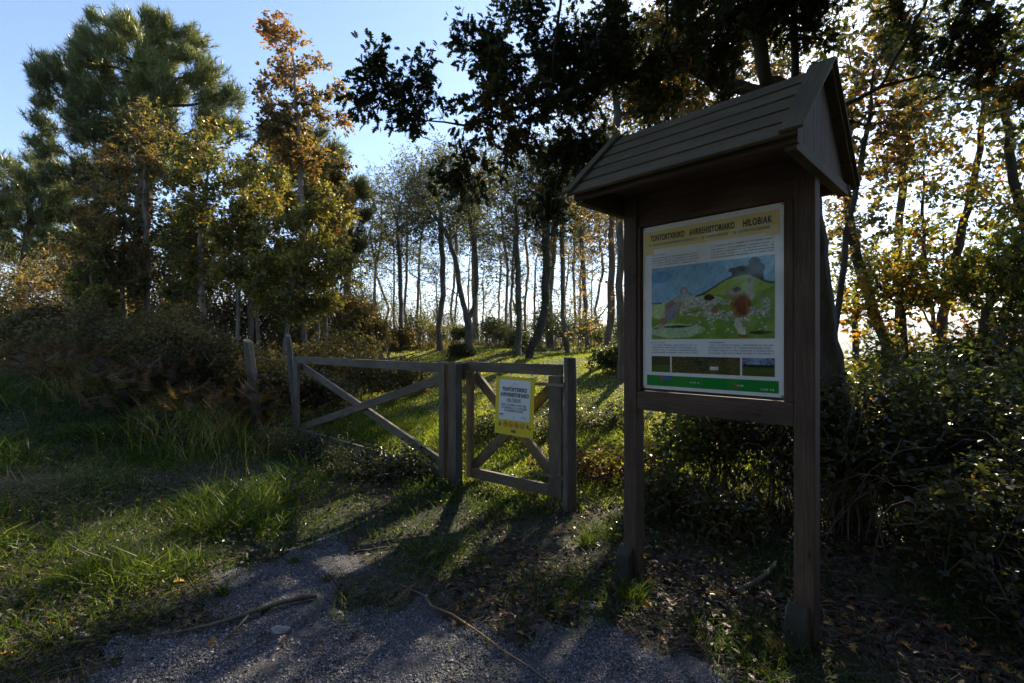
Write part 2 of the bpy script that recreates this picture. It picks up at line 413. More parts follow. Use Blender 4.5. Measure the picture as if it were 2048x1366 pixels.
m, nt, b = newmat('soil')
f = noise(nt, .9, mapping(nt, 'Object', (1,1,1)), 8, .7); f2 = noise(nt, 40, mapping(nt, 'Object', (1,1,1)), 5)
c = ramp(nt, [(.35, (.022,.016,.010)), (.5, (.03,.026,.012)), (.62, (.028,.036,.010))], f)
c = mix(nt, c, (.05,.036,.024), ramp(nt, [(.5, (0,0,0)), (.8, (.7,.7,.7))], f2)); nt.links.new(c, b.inputs['Base Color'])
b.inputs['Roughness'].default_value = .95; bump(nt, b, f2, .8, .02)
m, nt, b = newmat('gravel_bed')
vo = nt.nodes.new("ShaderNodeTexVoronoi"); vo.inputs['Scale'].default_value = 95; nt.links.new(mapping(nt, 'Object', (1,1,1)), vo.inputs['Vector'])
c = mix(nt, ramp(nt, [(0, (.03,.03,.036)), (1, (.10,.10,.12))], vo.outputs['Color']), (.04,.035,.03), ramp(nt, [(.35, (0,0,0)), (.6, (1,1,1))], vo.outputs['Distance']))
nt.links.new(c, b.inputs['Base Color']); b.inputs['Roughness'].default_value = .9; bump(nt, b, vo.outputs['Distance'], -.8, .01)
m, nt, b = newmat('far_hill')
f = noise(nt, .004, mapping(nt, 'Object', (1,1,1)), 8, .65)
nt.links.new(ramp(nt, [(.4, (.03,.045,.02)), (.6, (.08,.10,.04))], f), b.inputs['Base Color']); b.inputs['Roughness'].default_value = 1
plain('poster_white', (.86,.88,.91), .07, .04); plain('band_yellow', (.80,.66,.28), .07); plain('band_green', (.008,.26,.045), .07)
plain('ink', (.03,.03,.045), .4); plain('grey_ink', (.28,.30,.36), .4); plain('pale_ink', (.55,.75,.6), .4)
plain('sign_yellow', (.82,.66,.012), .45); plain('sign_white', (.84,.88,.92), .35); plain('red_ink', (.65,.10,.02), .4)
plain('logo_blue', (.05,.12,.5), .4); plain('logo_red', (.45,.06,.05), .4)
plain('wire', (.10,.095,.09), .6, metal=.5); plain('steel', (.18,.17,.16), .45, .3, metal=.8)
plain('tan_stem', (.26,.15,.07), .6, .2); plain('concrete', (.055,.052,.042), .95, .4); plain('stone', (.33,.32,.31), .85, .25)
m, nt, b = newmat('picture_paint'); a = nt.nodes.new("ShaderNodeAttribute"); a.attribute_name = "paint"
nt.links.new(a.outputs['Color'], b.inputs['Base Color']); b.inputs['Roughness'].default_value = .07

# ------------------------------------------------------------------ ground
def sst(a, b, x):
    t = np.clip((x-a)/(b-a), 0, 1); return t*t*(3-2*t)
def gz(x, y):
    x = np.asarray(x, float); y = np.asarray(y, float)
    s = (x+.66)*.707+(y-5.46)*.707                 # distance beyond the line of the gates
    z = 1.25*sst(0, 9.5, s)+.25*sst(16, 22, y)*sst(-12, -2, x)
    z = z+.75*sst(5.5, 10.5, y-.25*(x+5))*sst(-3.9, -7.5, x)+.25*sst(9, 14, y)*sst(-3, -9, x)
    z = z-.55*sst(3.5, 12, x)*sst(1, 9, s)
    z = z-.11*np.maximum(0, y-23)*sst(23, 40, y)
    z = z-.10*np.maximum(0, np.abs(x+4)-16)
    z = np.maximum(z, -60-0*x)
    z = z+.03*np.sin(x*1.7+y*.6)*np.sin(y*1.3-x*.4)*sst(1, 4, np.hypot(x, y))+.014*np.sin(x*5.1+1)*np.sin(y*4.7)
    return z
n = 420; t = np.linspace(-1, 1, n)
ax = 1.6*np.sinh(t*8.85); X, Y = np.meshgrid(ax, ax+6)
V = np.stack([X, Y, gz(X, Y)], 2).reshape(-1, 3)
i, j = np.meshgrid(np.arange(n-1), np.arange(n-1)); q = (j*n+i).ravel()
F = np.stack([q, q+1, q+n+1, q+n], 1)
tag(raw_mesh("ground", V, F.ravel(), np.arange(len(F))*4, np.full(len(F), 4), M['soil'], smooth=True), kind='structure')

GP = np.array([(-3.2,-3),(-2.2,1),(-1.9,2.4),(-1.95,3.2),(-1.7,3.7),(-1.3,4.05),(-1.15,3.85),(-1.25,3.5),(-.7,2.95),(-.1,2.85),(.3,2.72),(.85,2.72),(1.25,2.3),(1.5,1.4),(1.7,-3)])
def inside(x, y, poly):
    c = np.zeros(x.shape, bool); k = len(poly)
    for a in range(k):
        x1, y1 = poly[a]; x2, y2 = poly[(a+1) % k]
        c ^= ((y1 > y) != (y2 > y)) & (x < (x2-x1)*(y-y1)/(y2-y1+1e-12)+x1)
    return c
def gravel(x, y, j=.0):
    dx = .16*np.sin(y*7.3+x*2)+.09*np.sin(y*17+1.3)+.05*np.sin(x*31+y*11); dy = .14*np.sin(x*6.1+2)+.08*np.sin(x*19+y*5)
    return inside(x+dx+j, y+dy, GP)
gx = np.arange(-3.8, 2.3, .03); gy = np.arange(-3, 5, .03); X, Y = np.meshgrid(gx, gy); nx = len(gx)
V = np.stack([X, Y, gz(X, Y)+.004+.004*np.sin(X*9)*np.sin(Y*11)**2], 2).reshape(-1, 3)
i, j = np.meshgrid(np.arange(nx-1), np.arange(len(gy)-1)); q = (j*nx+i).ravel()
q = q[gravel(V[q, 0]+.015, V[q, 1]+.015)]
F = np.stack([q, q+1, q+nx+1, q+nx], 1); us = np.unique(F); mp = np.zeros(len(V), int); mp[us] = np.arange(len(us)); F = mp[F]
tag(raw_mesh("gravel_path", V[us], F.ravel(), np.arange(len(F))*4, np.full(len(F), 4), M['gravel_bed'], smooth=True), kind='structure')

def randrot(n, r):
    return frames(r.normal(0, 1, (n, 3)), r.normal(0, 1, (n, 3)))
def area(n, y0, y1, r, wide=1.12, p=1.):
    """random ground spots, denser near the camera"""
    y = y0*(y1/y0)**(r.random(n)**p); x = r.uniform(-wide, wide, n)*y
    return x, y
r = np.random.default_rng(21)
x, y = area(230000, 1.7, 4.9, r, 1.1, 1.15); k = gravel(x, y, .05*0)
k |= (r.random(len(x)) < .22) & gravel(x+r.normal(0, .22, len(x)), y+r.normal(0, .25, len(x)))
x = x[k]; y = y[k]; n = len(x); s = r.uniform(.0045, .0115, n)*(1+1.2*(r.random(n) < .03))
tag(scatter("gravel", OCT, np.stack([x, y, gz(x, y)+.004+s*.12], 1), randrot(n, r), np.stack([s*1.3, s, s*.75], 1), np.clip(r.normal(.48, .3, n), 0, 1), M['gravel_stone']),
    "loose grey gravel spread over the path", "gravel", kind='stuff')

# far hills across the valley
for nm, D, pts in (("hills", 4200, [(-6000,60),(-3000,150),(-800,120),(300,60),(900,110),(1700,80),(2500,150),(3300,215),(4300,190),(5600,260),(8000,180)]),
                   ("hills", 6800, [(-9000,250),(-3000,330),(0,190),(1200,150),(2400,230),(4200,340),(6000,300),(9000,420)])):
    xs = np.linspace(pts[0][0], pts[-1][0], 240); h = np.interp(xs, [p[0] for p in pts], [p[1] for p in pts])
    h = h+10*np.sin(xs/170)+6*np.sin(xs/63+1)+4*np.sin(xs/29)
    prof = np.linspace(0, 1, 12); rows = []
    for a in prof:
        rows.append(np.stack([xs, D+(a-.45)*2400+120*np.sin(xs/400+a*5), -62+(h+62)*np.sin(np.pi*np.clip(a*1.02, 0, 1))**.8], 1))
    V = np.concatenate(rows); i, j = np.meshgrid(np.arange(239), np.arange(11)); q = (j*240+i).ravel(); F = np.stack([q, q+1, q+241, q+240], 1)
    tag(raw_mesh(nm, V, F.ravel(), np.arange(len(F))*4, np.full(len(F), 4), M['far_hill'], smooth=True), kind='structure')

# ------------------------------------------------------------------ grass and ground cover
def blades(name, x, y, h, w, mat, r, lean=.45, tone0=.45, label=None, tv=.2):
    n = len(x); d = r.normal(0, lean, (n, 3)); d[:, 2] = 1; d /= np.linalg.norm(d, axis=1, keepdims=True)
    a = r.normal(0, 1, (n, 3)); a[:, 2] = 0; fr = frames(a, d)        # columns side, dir, normal
    rot = np.stack([fr[:, :, 0], fr[:, :, 2], fr[:, :, 1]], 2)        # template x=side, y=normal, z=dir
    n2 = n
    tv_, tf = BLADE; bend = r.normal(0, .35, n)
    pos = np.stack([x, y, gz(x, y)-.01], 1)
    V = np.einsum('nij,nkj->nki', rot, tv_[None]*np.stack([w, h, h], 1)[:, None, :])+pos[:, None, :]
    dirn = r.normal(0, 1, (n, 2)); dirn /= np.linalg.norm(dirn, axis=1, keepdims=True)
    V[:, 4, :2] += dirn*(h*.45)[:, None]; V[:, 4, 2] -= h*.12; V[:, 2:4, :2] += dirn[:, None]*(h*.1)[:, None, None]
    loops = np.array([0,1,3,2,2,3,4]); k = 5
    loops = (loops[None]+np.arange(n)[:, None]*k).ravel(); st = (np.array([0, 4])[None]+np.arange(n)[:, None]*7).ravel()
    tone = np.clip(tone0+.22*lowf(pos, 1.1, 4)+r.normal(0, tv, n), 0, 1)
    o = raw_mesh(name, V.reshape(-1, 3), loops, st, np.tile([4, 3], n), mat, tone=np.repeat(tone, k))
    return tag(o, label, "grass", kind='stuff')
r = np.random.default_rng(31)
def sline(x, y): return (x+.66)*.707+(y-5.46)*.707
# verge left of the path and in front of the wide gate
x, y = area(170000, 2.2, 12, r, 1.15, .8)
edge = -.75-.7*sst(4.6, 2.6, y)-.7*sst(3.2, 2.2, y)
jx = r.normal(0, .13, len(x)); k = (x < edge+.5+.3*np.sin(y*5)) & (sline(x, y) < 2.5) & ~gravel(x+jx, y+r.normal(0, .1, len(x)))
dens = np.clip(.35+1.1*sst(-.75, -1.9, x+(4.2-y)*.4)+.3*np.sin(x*3+1)*np.sin(y*2.6), .1, 1)
dens *= 1-.6*sst(3.6, 2.4, y+.25*x+.5)
dens *= np.where(lowf(np.stack([x, y, 0*x], 1), 1.6, 77) > .35, .35, 1)
k &= r.random(len(x)) < dens
x = x[k]; y = y[k]; tall = .5+.5*np.sin(x*2.1+.7)*np.sin(y*1.9+x)
cl = sst(.1, .9, lowf(np.stack([x, y, 0*x], 1), 2.6, 55)); h = (.05+.09*tall*sst(-1.3, -3.2, x)+.08*sst(5.5, 8.5, y)+.20*cl*sst(-1.4, -2.6, x))*r.uniform(.35, 1.6, len(x)); w_ = .004+.0007*y
blades("verge_grass", x, y, h, w_*r.uniform(.7, 1.4, len(x)), M['grass'], r, .75, .36, "long tangled green grass of the verge left of the path")
# broad-leaved weeds creeping through the grass
x, y = area(60000, 2.4, 12, r, 1.15, .85)
k = ~gravel(x, y) & (lowf(np.stack([x, y, 0*x], 1), 2.0, 66) > -.05) & (r.random(len(x)) < np.where(x > -.6, .28, .55)); x = x[k]; y = y[k]; n = len(x)
tag(leaves("ground_cover", OVA, np.stack([x, y, gz(x, y)+r.random(n)**1.5*.16], 1), .03, M['bramble_leaf'], None, seed=67, up=1.2, tone0=.5, scale=.5),
    "low broad-leaved weeds creeping through the grass", "weeds", kind='stuff')
# mown lawn beyond the gates
x, y = area(260000, 4.6, 26, r, .62, .7); x = x-.05*y
k = (sline(x, y) > .1) & (x > -7.5) & (x < 7)
k &= r.random(len(x)) < np.clip(.75+.5*np.sin(x*1.3+y*.4)*np.sin(y*1.7), .12, 1)
x = x[k]; y = y[k]
blades("lawn_grass", x, y, (.05+.05*sst(2, 0, np.abs(sline(x, y)-1.5)))*r.uniform(.5, 1.6, len(x)), (.006+.0008*y)*r.uniform(.7, 1.3, len(x)), M['lawn'], r, .6, .5, "short sunlit grass of the lawn beyond the gates")
# sparse tufts under the board and right of the path
x, y = area(110000, 2.2, 7, r, 1.15, .9)
k = (x > -1.2) & ~gravel(x+r.normal(0, .13, len(x)), y+r.normal(0, .12, len(x))) & (sline(x, y) < 4) & (r.random(len(x)) < np.clip(.14+.45*sst(4.0, 4.8, y)*sst(.6, -.2, x)+.55*np.sin(x*4.1+y)*np.sin(y*3.7-x), .02, 1))
x = x[k]; y = y[k]
blades("weedy_grass", x, y, .11*r.uniform(.4, 1.6, len(x)), (.004+.0008*y), M['grass'], r, .7, .42, "thin weedy grass on the shaded ground under the notice board")
# tall seed grass along the hedge
x = r.uniform(-8.5, -3.2, 5000); y = 5.1+(-.66-x)*.62+r.normal(.1, .55, len(x))
k = (r.random(len(x)) < .5+.5*np.sin(x*2.2+.5)); x = x[k]; y = y[k]
blades("seed_grass", x, y, r.uniform(.35, .85, len(x)), np.full(len(x), .008), M['grass'], r, .25, .85, "tall dry seeding grass in front of the left hedge")
# heath on the crest
x, y = area(30000, 18, 28, r, .55); x = x-.02*y; k = (np.sin(x*1.1)+np.sin(y*.9+x*.5) > -1.2) & (y > 20.3+1.2*np.sin(x*.8)); x = x[k]; y = y[k]
blades("heath_grass", x, y, r.uniform(.12, .45, len(x)), np.full(len(x), .02), M['straw'], r, .3, .5, "straw coloured heath along the crest behind the lawn")
# flattened straw near left edge of the view
x = r.normal(-5.2, .45, 2600); y = r.normal(5.1, .4, 2600); n = len(x)
d = r.normal(0, 1, (n, 3)); d[:, 2] = r.normal(.15, .15, n)
L = r.uniform(.12, .4, n)
tag(scatter("cut_straw", NEEDLE, np.stack([x, y, gz(x, y)+r.uniform(.02, .12, n)], 1), frames(np.tile([0, 0, 1.], (n, 1))+r.normal(0, .3, (n, 3)), d), np.stack([L*0+.009, L, L], 1), r.random(n), M['straw']),
    "flattened pale straw on the verge at far left", "straw", kind='stuff')
# fallen leaves
x, y = area(52000, 1.9, 9, r, 1.12, .85)
k = (r.random(len(x)) < np.where(gravel(x, y), .012, np.where(x > -.4, .62, .30))*np.clip(.5+.8*lowf(np.stack([x, y, 0*x], 1), 2.2, 8), .05, 1)); x = x[k]; y = y[k]; n = len(x)
nr = r.normal(0, .35, (n, 3)); nr[:, 2] = 1; s = r.uniform(.03, .075, n)
tag(scatter("leaf_litter", OAK, np.stack([x, y, gz(x, y)+.012+r.random(n)*.03], 1), frames(nr, r.normal(0, 1, (n, 3))), np.stack([s, s, s*2.5], 1), np.clip(r.normal(.5, .27, n), 0, 1), M['litter']),
    "fallen brown and orange oak leaves on the ground", "fallen leaves", kind='stuff')
x, y = area(30000, 1.9, 7, r, 1.12, .9); k = r.random(len(x)) < np.where(gravel(x, y), .015, .6); x = x[k]; y = y[k]; n = len(x)
d = r.normal(0, 1, (n, 3)); d[:, 2] *= .12; L = r.uniform(.05, .22, n)
tag(scatter("twig_litter", NEEDLE, np.stack([x, y, gz(x, y)+.015+r.random(n)*.03], 1), frames(np.tile([0, 0, 1.], (n, 1))+r.normal(0, .2, (n, 3)), d), np.stack([L*0+.005, L, L], 1), r.random(n), M['twig']),
    "dry twigs and stalks strewn over the ground", "twigs", kind='stuff')
# ------------------------------------------------------------------ writing and flat artwork
def flat(O, ux, uz, nn):
    """maps (x, z, lift) on a board to the world"""
    O = np.array(O, float); ux = np.array(ux, float); uz = np.array(uz, float); nn = np.array(nn, float)
    return lambda x, z, l=0: O+ux*x+uz*z+nn*l
def rects(name, fm, items, mats, parent, lift):
    """items: (x0, z0, x1, z1[, material index]) thin printed panels"""
    V = []; F = []; mi = []
    for it in items:
        x0, z0, x1, z1 = it[:4]; b = len(V)
        V += [fm(x0, z0, lift), fm(x1, z0, lift), fm(x1, z1, lift), fm(x0, z1, lift)]; F += [b, b+1, b+2, b+3]; mi.append(it[4] if len(it) > 4 else 0)
    k = len(items)
    return raw_mesh(name, V, F, np.arange(k)*4, np.full(k, 4), mats, parent, midx=mi)
def polys(name, fm, ps, mats, parent, lift):
    V = []; L = []; st = []; tot = []; mi = []
    for pts, m_ in ps:
        st.append(len(L)); tot.append(len(pts)); mi.append(m_)
        for p in pts: L.append(len(V)); V.append(fm(p[0], p[1], lift))
    return raw_mesh(name, V, L, st, tot, mats, parent, midx=mi)
def words(name, s, fm, xc, z0, width, height, mat, parent, lift, bold=.02):
    cu = bpy.data.curves.new(name, 'FONT'); cu.body = s; cu.align_x = 'CENTER'; cu.size = 1; cu.offset = bold; cu.space_character = 1.12
    o = bpy.data.objects.new(name, cu); COL.objects.link(o); bpy.context.view_layer.update()
    me = bpy.data.meshes.new_from_object(o.evaluated_get(bpy.context.evaluated_depsgraph_get()))
    bpy.data.objects.remove(o); bpy.data.curves.remove(cu)
    v = np.empty(len(me.vertices)*3, np.float32); me.vertices.foreach_get("co", v); v = v.reshape(-1, 3)
    x = v[:, 0]; z = v[:, 1]; x = (x-x.min())/(x.max()-x.min())*width-width/2+xc; z = (z-z.min())/(z.max()-z.min())*height+z0
    V = np.array([fm(a, b, lift) for a, b in zip(x, z)])-root_loc(parent); me.vertices.foreach_set("co", V.astype(np.float32).ravel())
    me.materials.clear(); me.materials.append(mat); me.update()
    q = bpy.data.objects.new(name, me); COL.objects.link(q); q.parent = parent
    return q
def glyph_rows(rows, seed, cw, gap=.35):
    """rows of printed small type: (x0, x1, z, height); each character a few strokes"""
    r = np.random.default_rng(seed); it = []
    for x0, x1, z, h in rows:
        x = x0
        while x < x1-cw:
            if r.random() < .14: x += cw; continue
            k = r.integers(0, 4); t = cw*.24
            if k != 3: it.append((x, z, x+t, z+h))
            if k in (0, 2, 3): it.append((x+cw*.62-t, z, x+cw*.62, z+h))
            if k in (0, 1): it.append((x+t, z+h*.75, x+cw*.62, z+h))
            if k in (1, 2): it.append((x+t, z, x+cw*.62, z+h*.22))
            if k == 3: it.append((x, z+h*.4, x+cw*.4, z+h*.62))
            x += cw*(.62+gap)
    return it

def paint_scene(W, H):
    """the board's watercolour: a green hill under blue sky, small figures hauling stones"""
    r = np.random.default_rng(3)
    X, Z = np.meshgrid(np.linspace(0, 1, W), np.linspace(0, 1, H))
    def nz(s, sd):
        rr = np.random.default_rng(sd); a = 0
        for i in range(7):
            kx, kz = rr.normal(0, s, 2); a = a+np.sin(X*kx+Z*kz*.7+rr.random()*6.3)
        return a/4
    C = np.zeros((H, W, 3)); C[:] = (.22, .50, .74)
    C += (nz(9, 1)*.03)[..., None]+((1-Z)*.08)[..., None]
    C[(((X-.09)/.13)**2+((Z-.86)/.10)**2+nz(14, 2)*.3) < 1] = (.10, .36, .66)
    hill = .50+.10*sst(.05, .55, X)+.22*sst(.35, .78, X)-.08*sst(.82, 1, X)+.006*nz(40, 3)
    hill = np.where(X > .45, hill, .485+.22*X)
    hill = .49+.19*X+.16*sst(.40, .72, X)-.17*sst(.78, 1, X)
    g = Z < hill
    C[g] = (.20, .36, .05); C[g] += (nz(22, 5)[g]*.035)[:, None]*np.array([1, 1.4, .3])
    lt = g & (((X-.73)/.28)**2+((Z-.68)/.13)**2 < 1+.1*nz(20, 6)); C[lt] = (.34, .50, .08)
    lt = g & (((X-.28)/.34)**2+((Z-.50)/.08)**2 < 1+.2*nz(20, 6)); C[lt] = (.45, .62, .35)
    lt = g & (((X-.22)/.25)**2+((Z-.11)/.10)**2 < 1+.3*nz(18, 7)); C[lt] = (.42, .62, .36)
    lt = g & (((X-.06)/.10)**2+((Z-.38)/.10)**2 < 1+.3*nz(18, 8)); C[lt] = (.50, .68, .30)
    ln = (np.abs(Z-hill) < .012) & (X > .4) & (nz(60, 9) > -.3); C[ln] = (.03, .07, .03)
    C[(np.abs(Z-.505) < .012) & (X < .10)] = (.05, .12, .25)
    for cx, cz, rx, rz in ((.70,.865,.035,.03),(.76,.86,.045,.045),(.83,.85,.05,.06),(.86,.92,.045,.075),(.90,.86,.035,.06),(.79,.84,.07,.03)):
        C[((X-cx)/rx)**2+((Z-cz)/rz)**2 < 1+.2*nz(70, int(cx*100))] = (.015, .03, .018)
    C[(X > .69) & (X < .925) & (Z > hill-.01) & (Z < .85+.02*nz(40, 21))] = (.015, .03, .018)
    # band of pale stones and helpers
    band = (np.abs(Z-(.40+.05*np.sin(X*6))) < .13) & (X > .26) & (X < .97) & (nz(50, 11)+.35 > 0)
    sp = r.random((H, W)); idx = band & (sp < .75)
    pal = np.array([(.62,.66,.66),(.42,.44,.42),(.22,.2,.15),(.75,.76,.74),(.30,.2,.13),(.5,.52,.5)])
    blk = pal[r.integers(0, len(pal), (H//3+1, W//3+1))].repeat(3, 0).repeat(3, 1)[:H, :W]; C[idx] = blk[idx]
    for _ in range(70):
        cx, cz = r.uniform(.3, .95), r.uniform(.08, .34); C[((X-cx)/.010)**2+((Z-cz)/.009)**2 < 1] = pal[r.integers(0, 6)]
    def E(cx, cz, rx, rz, c, a=0):
        dx = X-cx; dz = (Z-cz)*.72; u = dx*math.cos(a)+dz*math.sin(a); v = -dx*math.sin(a)+dz*math.cos(a)
        C[(u/rx)**2+(v/(rz*.72))**2 < 1+.28*nz(75, 13)+.2*nz(130, 14)] = c
    # bending figure at left
    E(.20,.46,.085,.075,(.33,.20,.20),.5); E(.19,.38,.10,.055,(.30,.31,.36),.9); E(.25,.55,.05,.05,(.45,.43,.38),.2); E(.18,.33,.06,.08,(.26,.28,.34),.9)
    E(.295,.66,.030,.045,(.30,.27,.28)); E(.30,.645,.016,.028,(.55,.5,.48)); E(.345,.61,.03,.015,(.3,.33,.33),-.5); E(.33,.47,.012,.09,(.52,.5,.46),-.3)
    E(.11,.25,.035,.05,(.36,.2,.16),.6); E(.09,.18,.02,.035,(.5,.38,.34)); E(.23,.17,.13,.018,(.04,.05,.03)); E(.04,.155,.03,.012,(.35,.08,.05))
    E(.37,.36,.10,.008,(.1,.11,.13),.18)
    # dark haired helper in the middle
    E(.51,.54,.045,.04,(.05,.04,.04)); E(.56,.38,.03,.05,(.32,.16,.09)); E(.66,.57,.012,.05,(.35,.28,.2))
    # figure in a brown tunic at right
    E(.755,.42,.078,.155,(.30,.19,.05)); E(.77,.42,.058,.12,(.20,.07,.025)); E(.805,.42,.01,.12,(.36,.12,.05)); E(.73,.60,.035,.05,(.07,.03,.03)); E(.695,.58,.018,.03,(.5,.4,.38))
    E(.74,.57,.05,.02,(.35,.27,.12),.3); E(.835,.64,.018,.085,(.42,.36,.35),-.15); E(.82,.72,.018,.03,(.33,.18,.13)); E(.84,.53,.025,.05,(.5,.48,.4))
    E(.745,.16,.028,.10,(.62,.60,.50),.25); E(.775,.09,.022,.06,(.66,.64,.54),.2); E(.775,.035,.035,.015,(.3,.07,.03)); E(.90,.075,.085,.022,(.03,.045,.015))
    C = C*.86+C.mean(2, keepdims=True)*.08; C *= (1+.16*nz(75, 31)+.12*nz(120, 32)*nz(30, 33))[..., None]; C[1:-1, 1:-1] = (C[1:-1, 1:-1]*2+C[:-2, 1:-1]+C[2:, 1:-1]+C[1:-1, :-2]+C[1:-1, 2:])/6; C += r.normal(0, .012, (H, W, 1))
    return np.clip(C, .005, 1)
def picture(name, fm, x0, z0, x1, z1, C, parent, lift):
    H, W = C.shape[:2]; X, Z = np.meshgrid(np.linspace(x0, x1, W), np.linspace(z0, z1, H))
    O = fm(0, 0, lift); ux = fm(1, 0, lift)-O; uz = fm(0, 1, lift)-O
    V = O+X[..., None]*ux+Z[..., None]*uz
    i, j = np.meshgrid(np.arange(W-1), np.arange(H-1)); q = (j*W+i).ravel(); F = np.stack([q, q+1, q+W+1, q+W], 1)
    return raw_mesh(name, V.reshape(-1, 3), F.ravel(), np.arange(len(F))*4, np.full(len(F), 4), M['picture_paint'], parent,
                    col=np.concatenate([C.reshape(-1, 3), np.ones((H*W, 1))], 1))

# ------------------------------------------------------------------ the roofed notice board
U = np.array([.7009, -.7133, 0]); NN = np.array([.7133, .7009, 0]); ZZ = np.array([0, 0, 1.])
def K(u, n, z): return U*u+NN*n+ZZ*z
kc = K(-1.285, 2.949, 0)
kiosk = empty("notice_board", tuple(kc), "tall wooden notice board with a shingled gable roof and a colourful information poster", "notice board")
for u0 in (-1.86, -.811):
    b_ = MB(); b_.hexa([K(u0, 2.899, -.15), K(u0+.10, 2.899, -.15), K(u0+.10, 2.999, -.15), K(u0, 2.999, -.15), K(u0, 2.899, 2.598), K(u0+.10, 2.899, 2.598), K(u0+.10, 2.999, 2.598), K(u0, 2.999, 2.598)])
    b_.build("post", M['kiosk_wood'], kiosk, .006)
    f_ = MB(); f_.hexa([K(u0-.035, 2.82, -.1), K(u0+.085, 2.82, -.1), K(u0+.085, 2.897, -.1), K(u0-.035, 2.897, -.1), K(u0-.03, 2.845, .17), K(u0+.08, 2.845, .18), K(u0+.08, 2.897, .235), K(u0-.03, 2.897, .235)])
    f_.build("footing", M['concrete'], kiosk, .012)
def board(name, u0, u1, n0, n1, z0, z1, mat='kiosk_wood', horizontal=True, bev=.004, parent=kiosk):
    b_ = MB()
    if horizontal: b_.hexa([K(u0,n0,z0),K(u0,n1,z0),K(u0,n1,z1),K(u0,n0,z1),K(u1,n0,z0),K(u1,n1,z0),K(u1,n1,z1),K(u1,n0,z1)])
    else: b_.hexa([K(u0,n0,z0),K(u1,n0,z0),K(u1,n1,z0),K(u0,n1,z0),K(u0,n0,z1),K(u1,n0,z1),K(u1,n1,z1),K(u0,n1,z1)])
    return b_.build(name, M[mat], parent, bev)
board("bottom_rail", -1.759, -.812, 2.903, 2.995, 1.160, 1.285)
board("header_board", -1.759, -.812, 2.918, 2.985, 2.382, 2.60)
board("side_trim", -1.759, -1.737, 2.908, 2.980, 1.288, 2.380, horizontal=False)
board("side_trim", -.862, -.813, 2.908, 2.980, 1.288, 2.380, horizontal=False)
board("backing_board", -1.735, -.864, 2.936, 2.962, 1.288, 2.380, 'kiosk_wood')
# roof
RU0, RU1 = -1.955, -.635; RZ, EZ = 3.035, 2.515; HN = .555; NC = 2.949
def slope(sgn, name):
    b_ = MB(); k = 5; L = math.hypot(HN, RZ-EZ); dn = HN/L; dz = (RZ-EZ)/L
    def S(a, l): return NC+sgn*(a*dn+l*dz), RZ-a*dz+l*dn      # a along the slope, l lift off it
    for i in range(k):
        a0 = i*L/k-(.03 if i else 0); a1 = (i+1)*L/k; l0 = -.006; l1 = .004
        q = [S(a0, l0), S(a1, l1), S(a1, l1+.018), S(a0, l0+.018)]
        j = [rng.normal(0, .003) for _ in range(2)]
        b_.hexa([K(RU0+.01+j[0], n_, z_) for n_, z_ in q]+[K(RU1-.01+j[1], n_, z_) for n_, z_ in q])
    return b_.build(name, M['roof_wood'], kiosk, .003), S, L
rf, S, L = slope(-1, "front_roof"); slope(1, "back_roof")
for sgn in (-1, 1):
    dn = HN/L; dz = (RZ-EZ)/L
    def S2(a, l): return NC+sgn*(a*dn+l*dz), RZ-a*dz+l*dn
    for u0, u1 in ((RU0-.012, RU0+.05), (RU1-.11, RU1+.008)):
        b_ = MB(); q = [S2(-.015, .024), S2(L-.002, .026), S2(L-.002, .042), S2(-.015, .040)]
        if u1 > -1:
            b_.hexa([K(u0,*q[0]),K(u1,*q[0]),K(u1,*q[3]),K(u0,*q[3]),K(u0+.02,*q[1]),K(u1,*q[1]),K(u1,*q[2]),K(u0+.02,*q[2])])
        else: b_.hexa([K(u0,*q[0]),K(u1,*q[0]),K(u1,*q[3]),K(u0,*q[3]),K(u0,*q[1]),K(u1,*q[1]),K(u1,*q[2]),K(u0,*q[2])])
        b_.build("barge_board", M['roof_wood'], kiosk, .003)
for uu in (RU0+.05, RU1-.075):
    b_ = MB(); xs = np.linspace(-HN+.07, HN-.07, 7)
    for a, c in zip(xs[:-1], xs[1:]):
        za = RZ-.035-(RZ-EZ)*abs(a)/HN; zc = RZ-.035-(RZ-EZ)*abs(c)/HN
        b_.hexa([K(uu,NC+a+.001,2.535),K(uu+.02,NC+a+.001,2.535),K(uu+.02,NC+c-.001,2.535),K(uu,NC+c-.001,2.535),K(uu,NC+a+.001,za),K(uu+.02,NC+a+.001,za),K(uu+.02,NC+c-.001,zc),K(uu,NC+c-.001,zc)])
    b_.build("gable_boards", M['kiosk_wood'], kiosk, .002)
    t0 = uu-.012; b_ = MB(); b_.hexa([K(t0,NC-.50,2.475),K(t0+.05,NC-.50,2.475),K(t0+.05,NC-.50,2.533),K(t0,NC-.50,2.533),K(t0,NC+.50,2.475),K(t0+.05,NC+.50,2.475),K(t0+.05,NC+.50,2.533),K(t0,NC+.50,2.533)])
    b_.build("tie_beam", M['roof_wood'], kiosk, .003)
board("eave_batten", RU0+.03, RU1-.03, NC-.515, NC-.475, 2.50, 2.54, 'kiosk_wood'); board("eave_batten", RU0+.03, RU1-.03, NC+.475, NC+.515, 2.50, 2.54, 'kiosk_wood')
board("ceiling_panel", RU0+.10, RU1-.13, NC-.47, NC+.47, 2.60, 2.618, 'kiosk_wood')
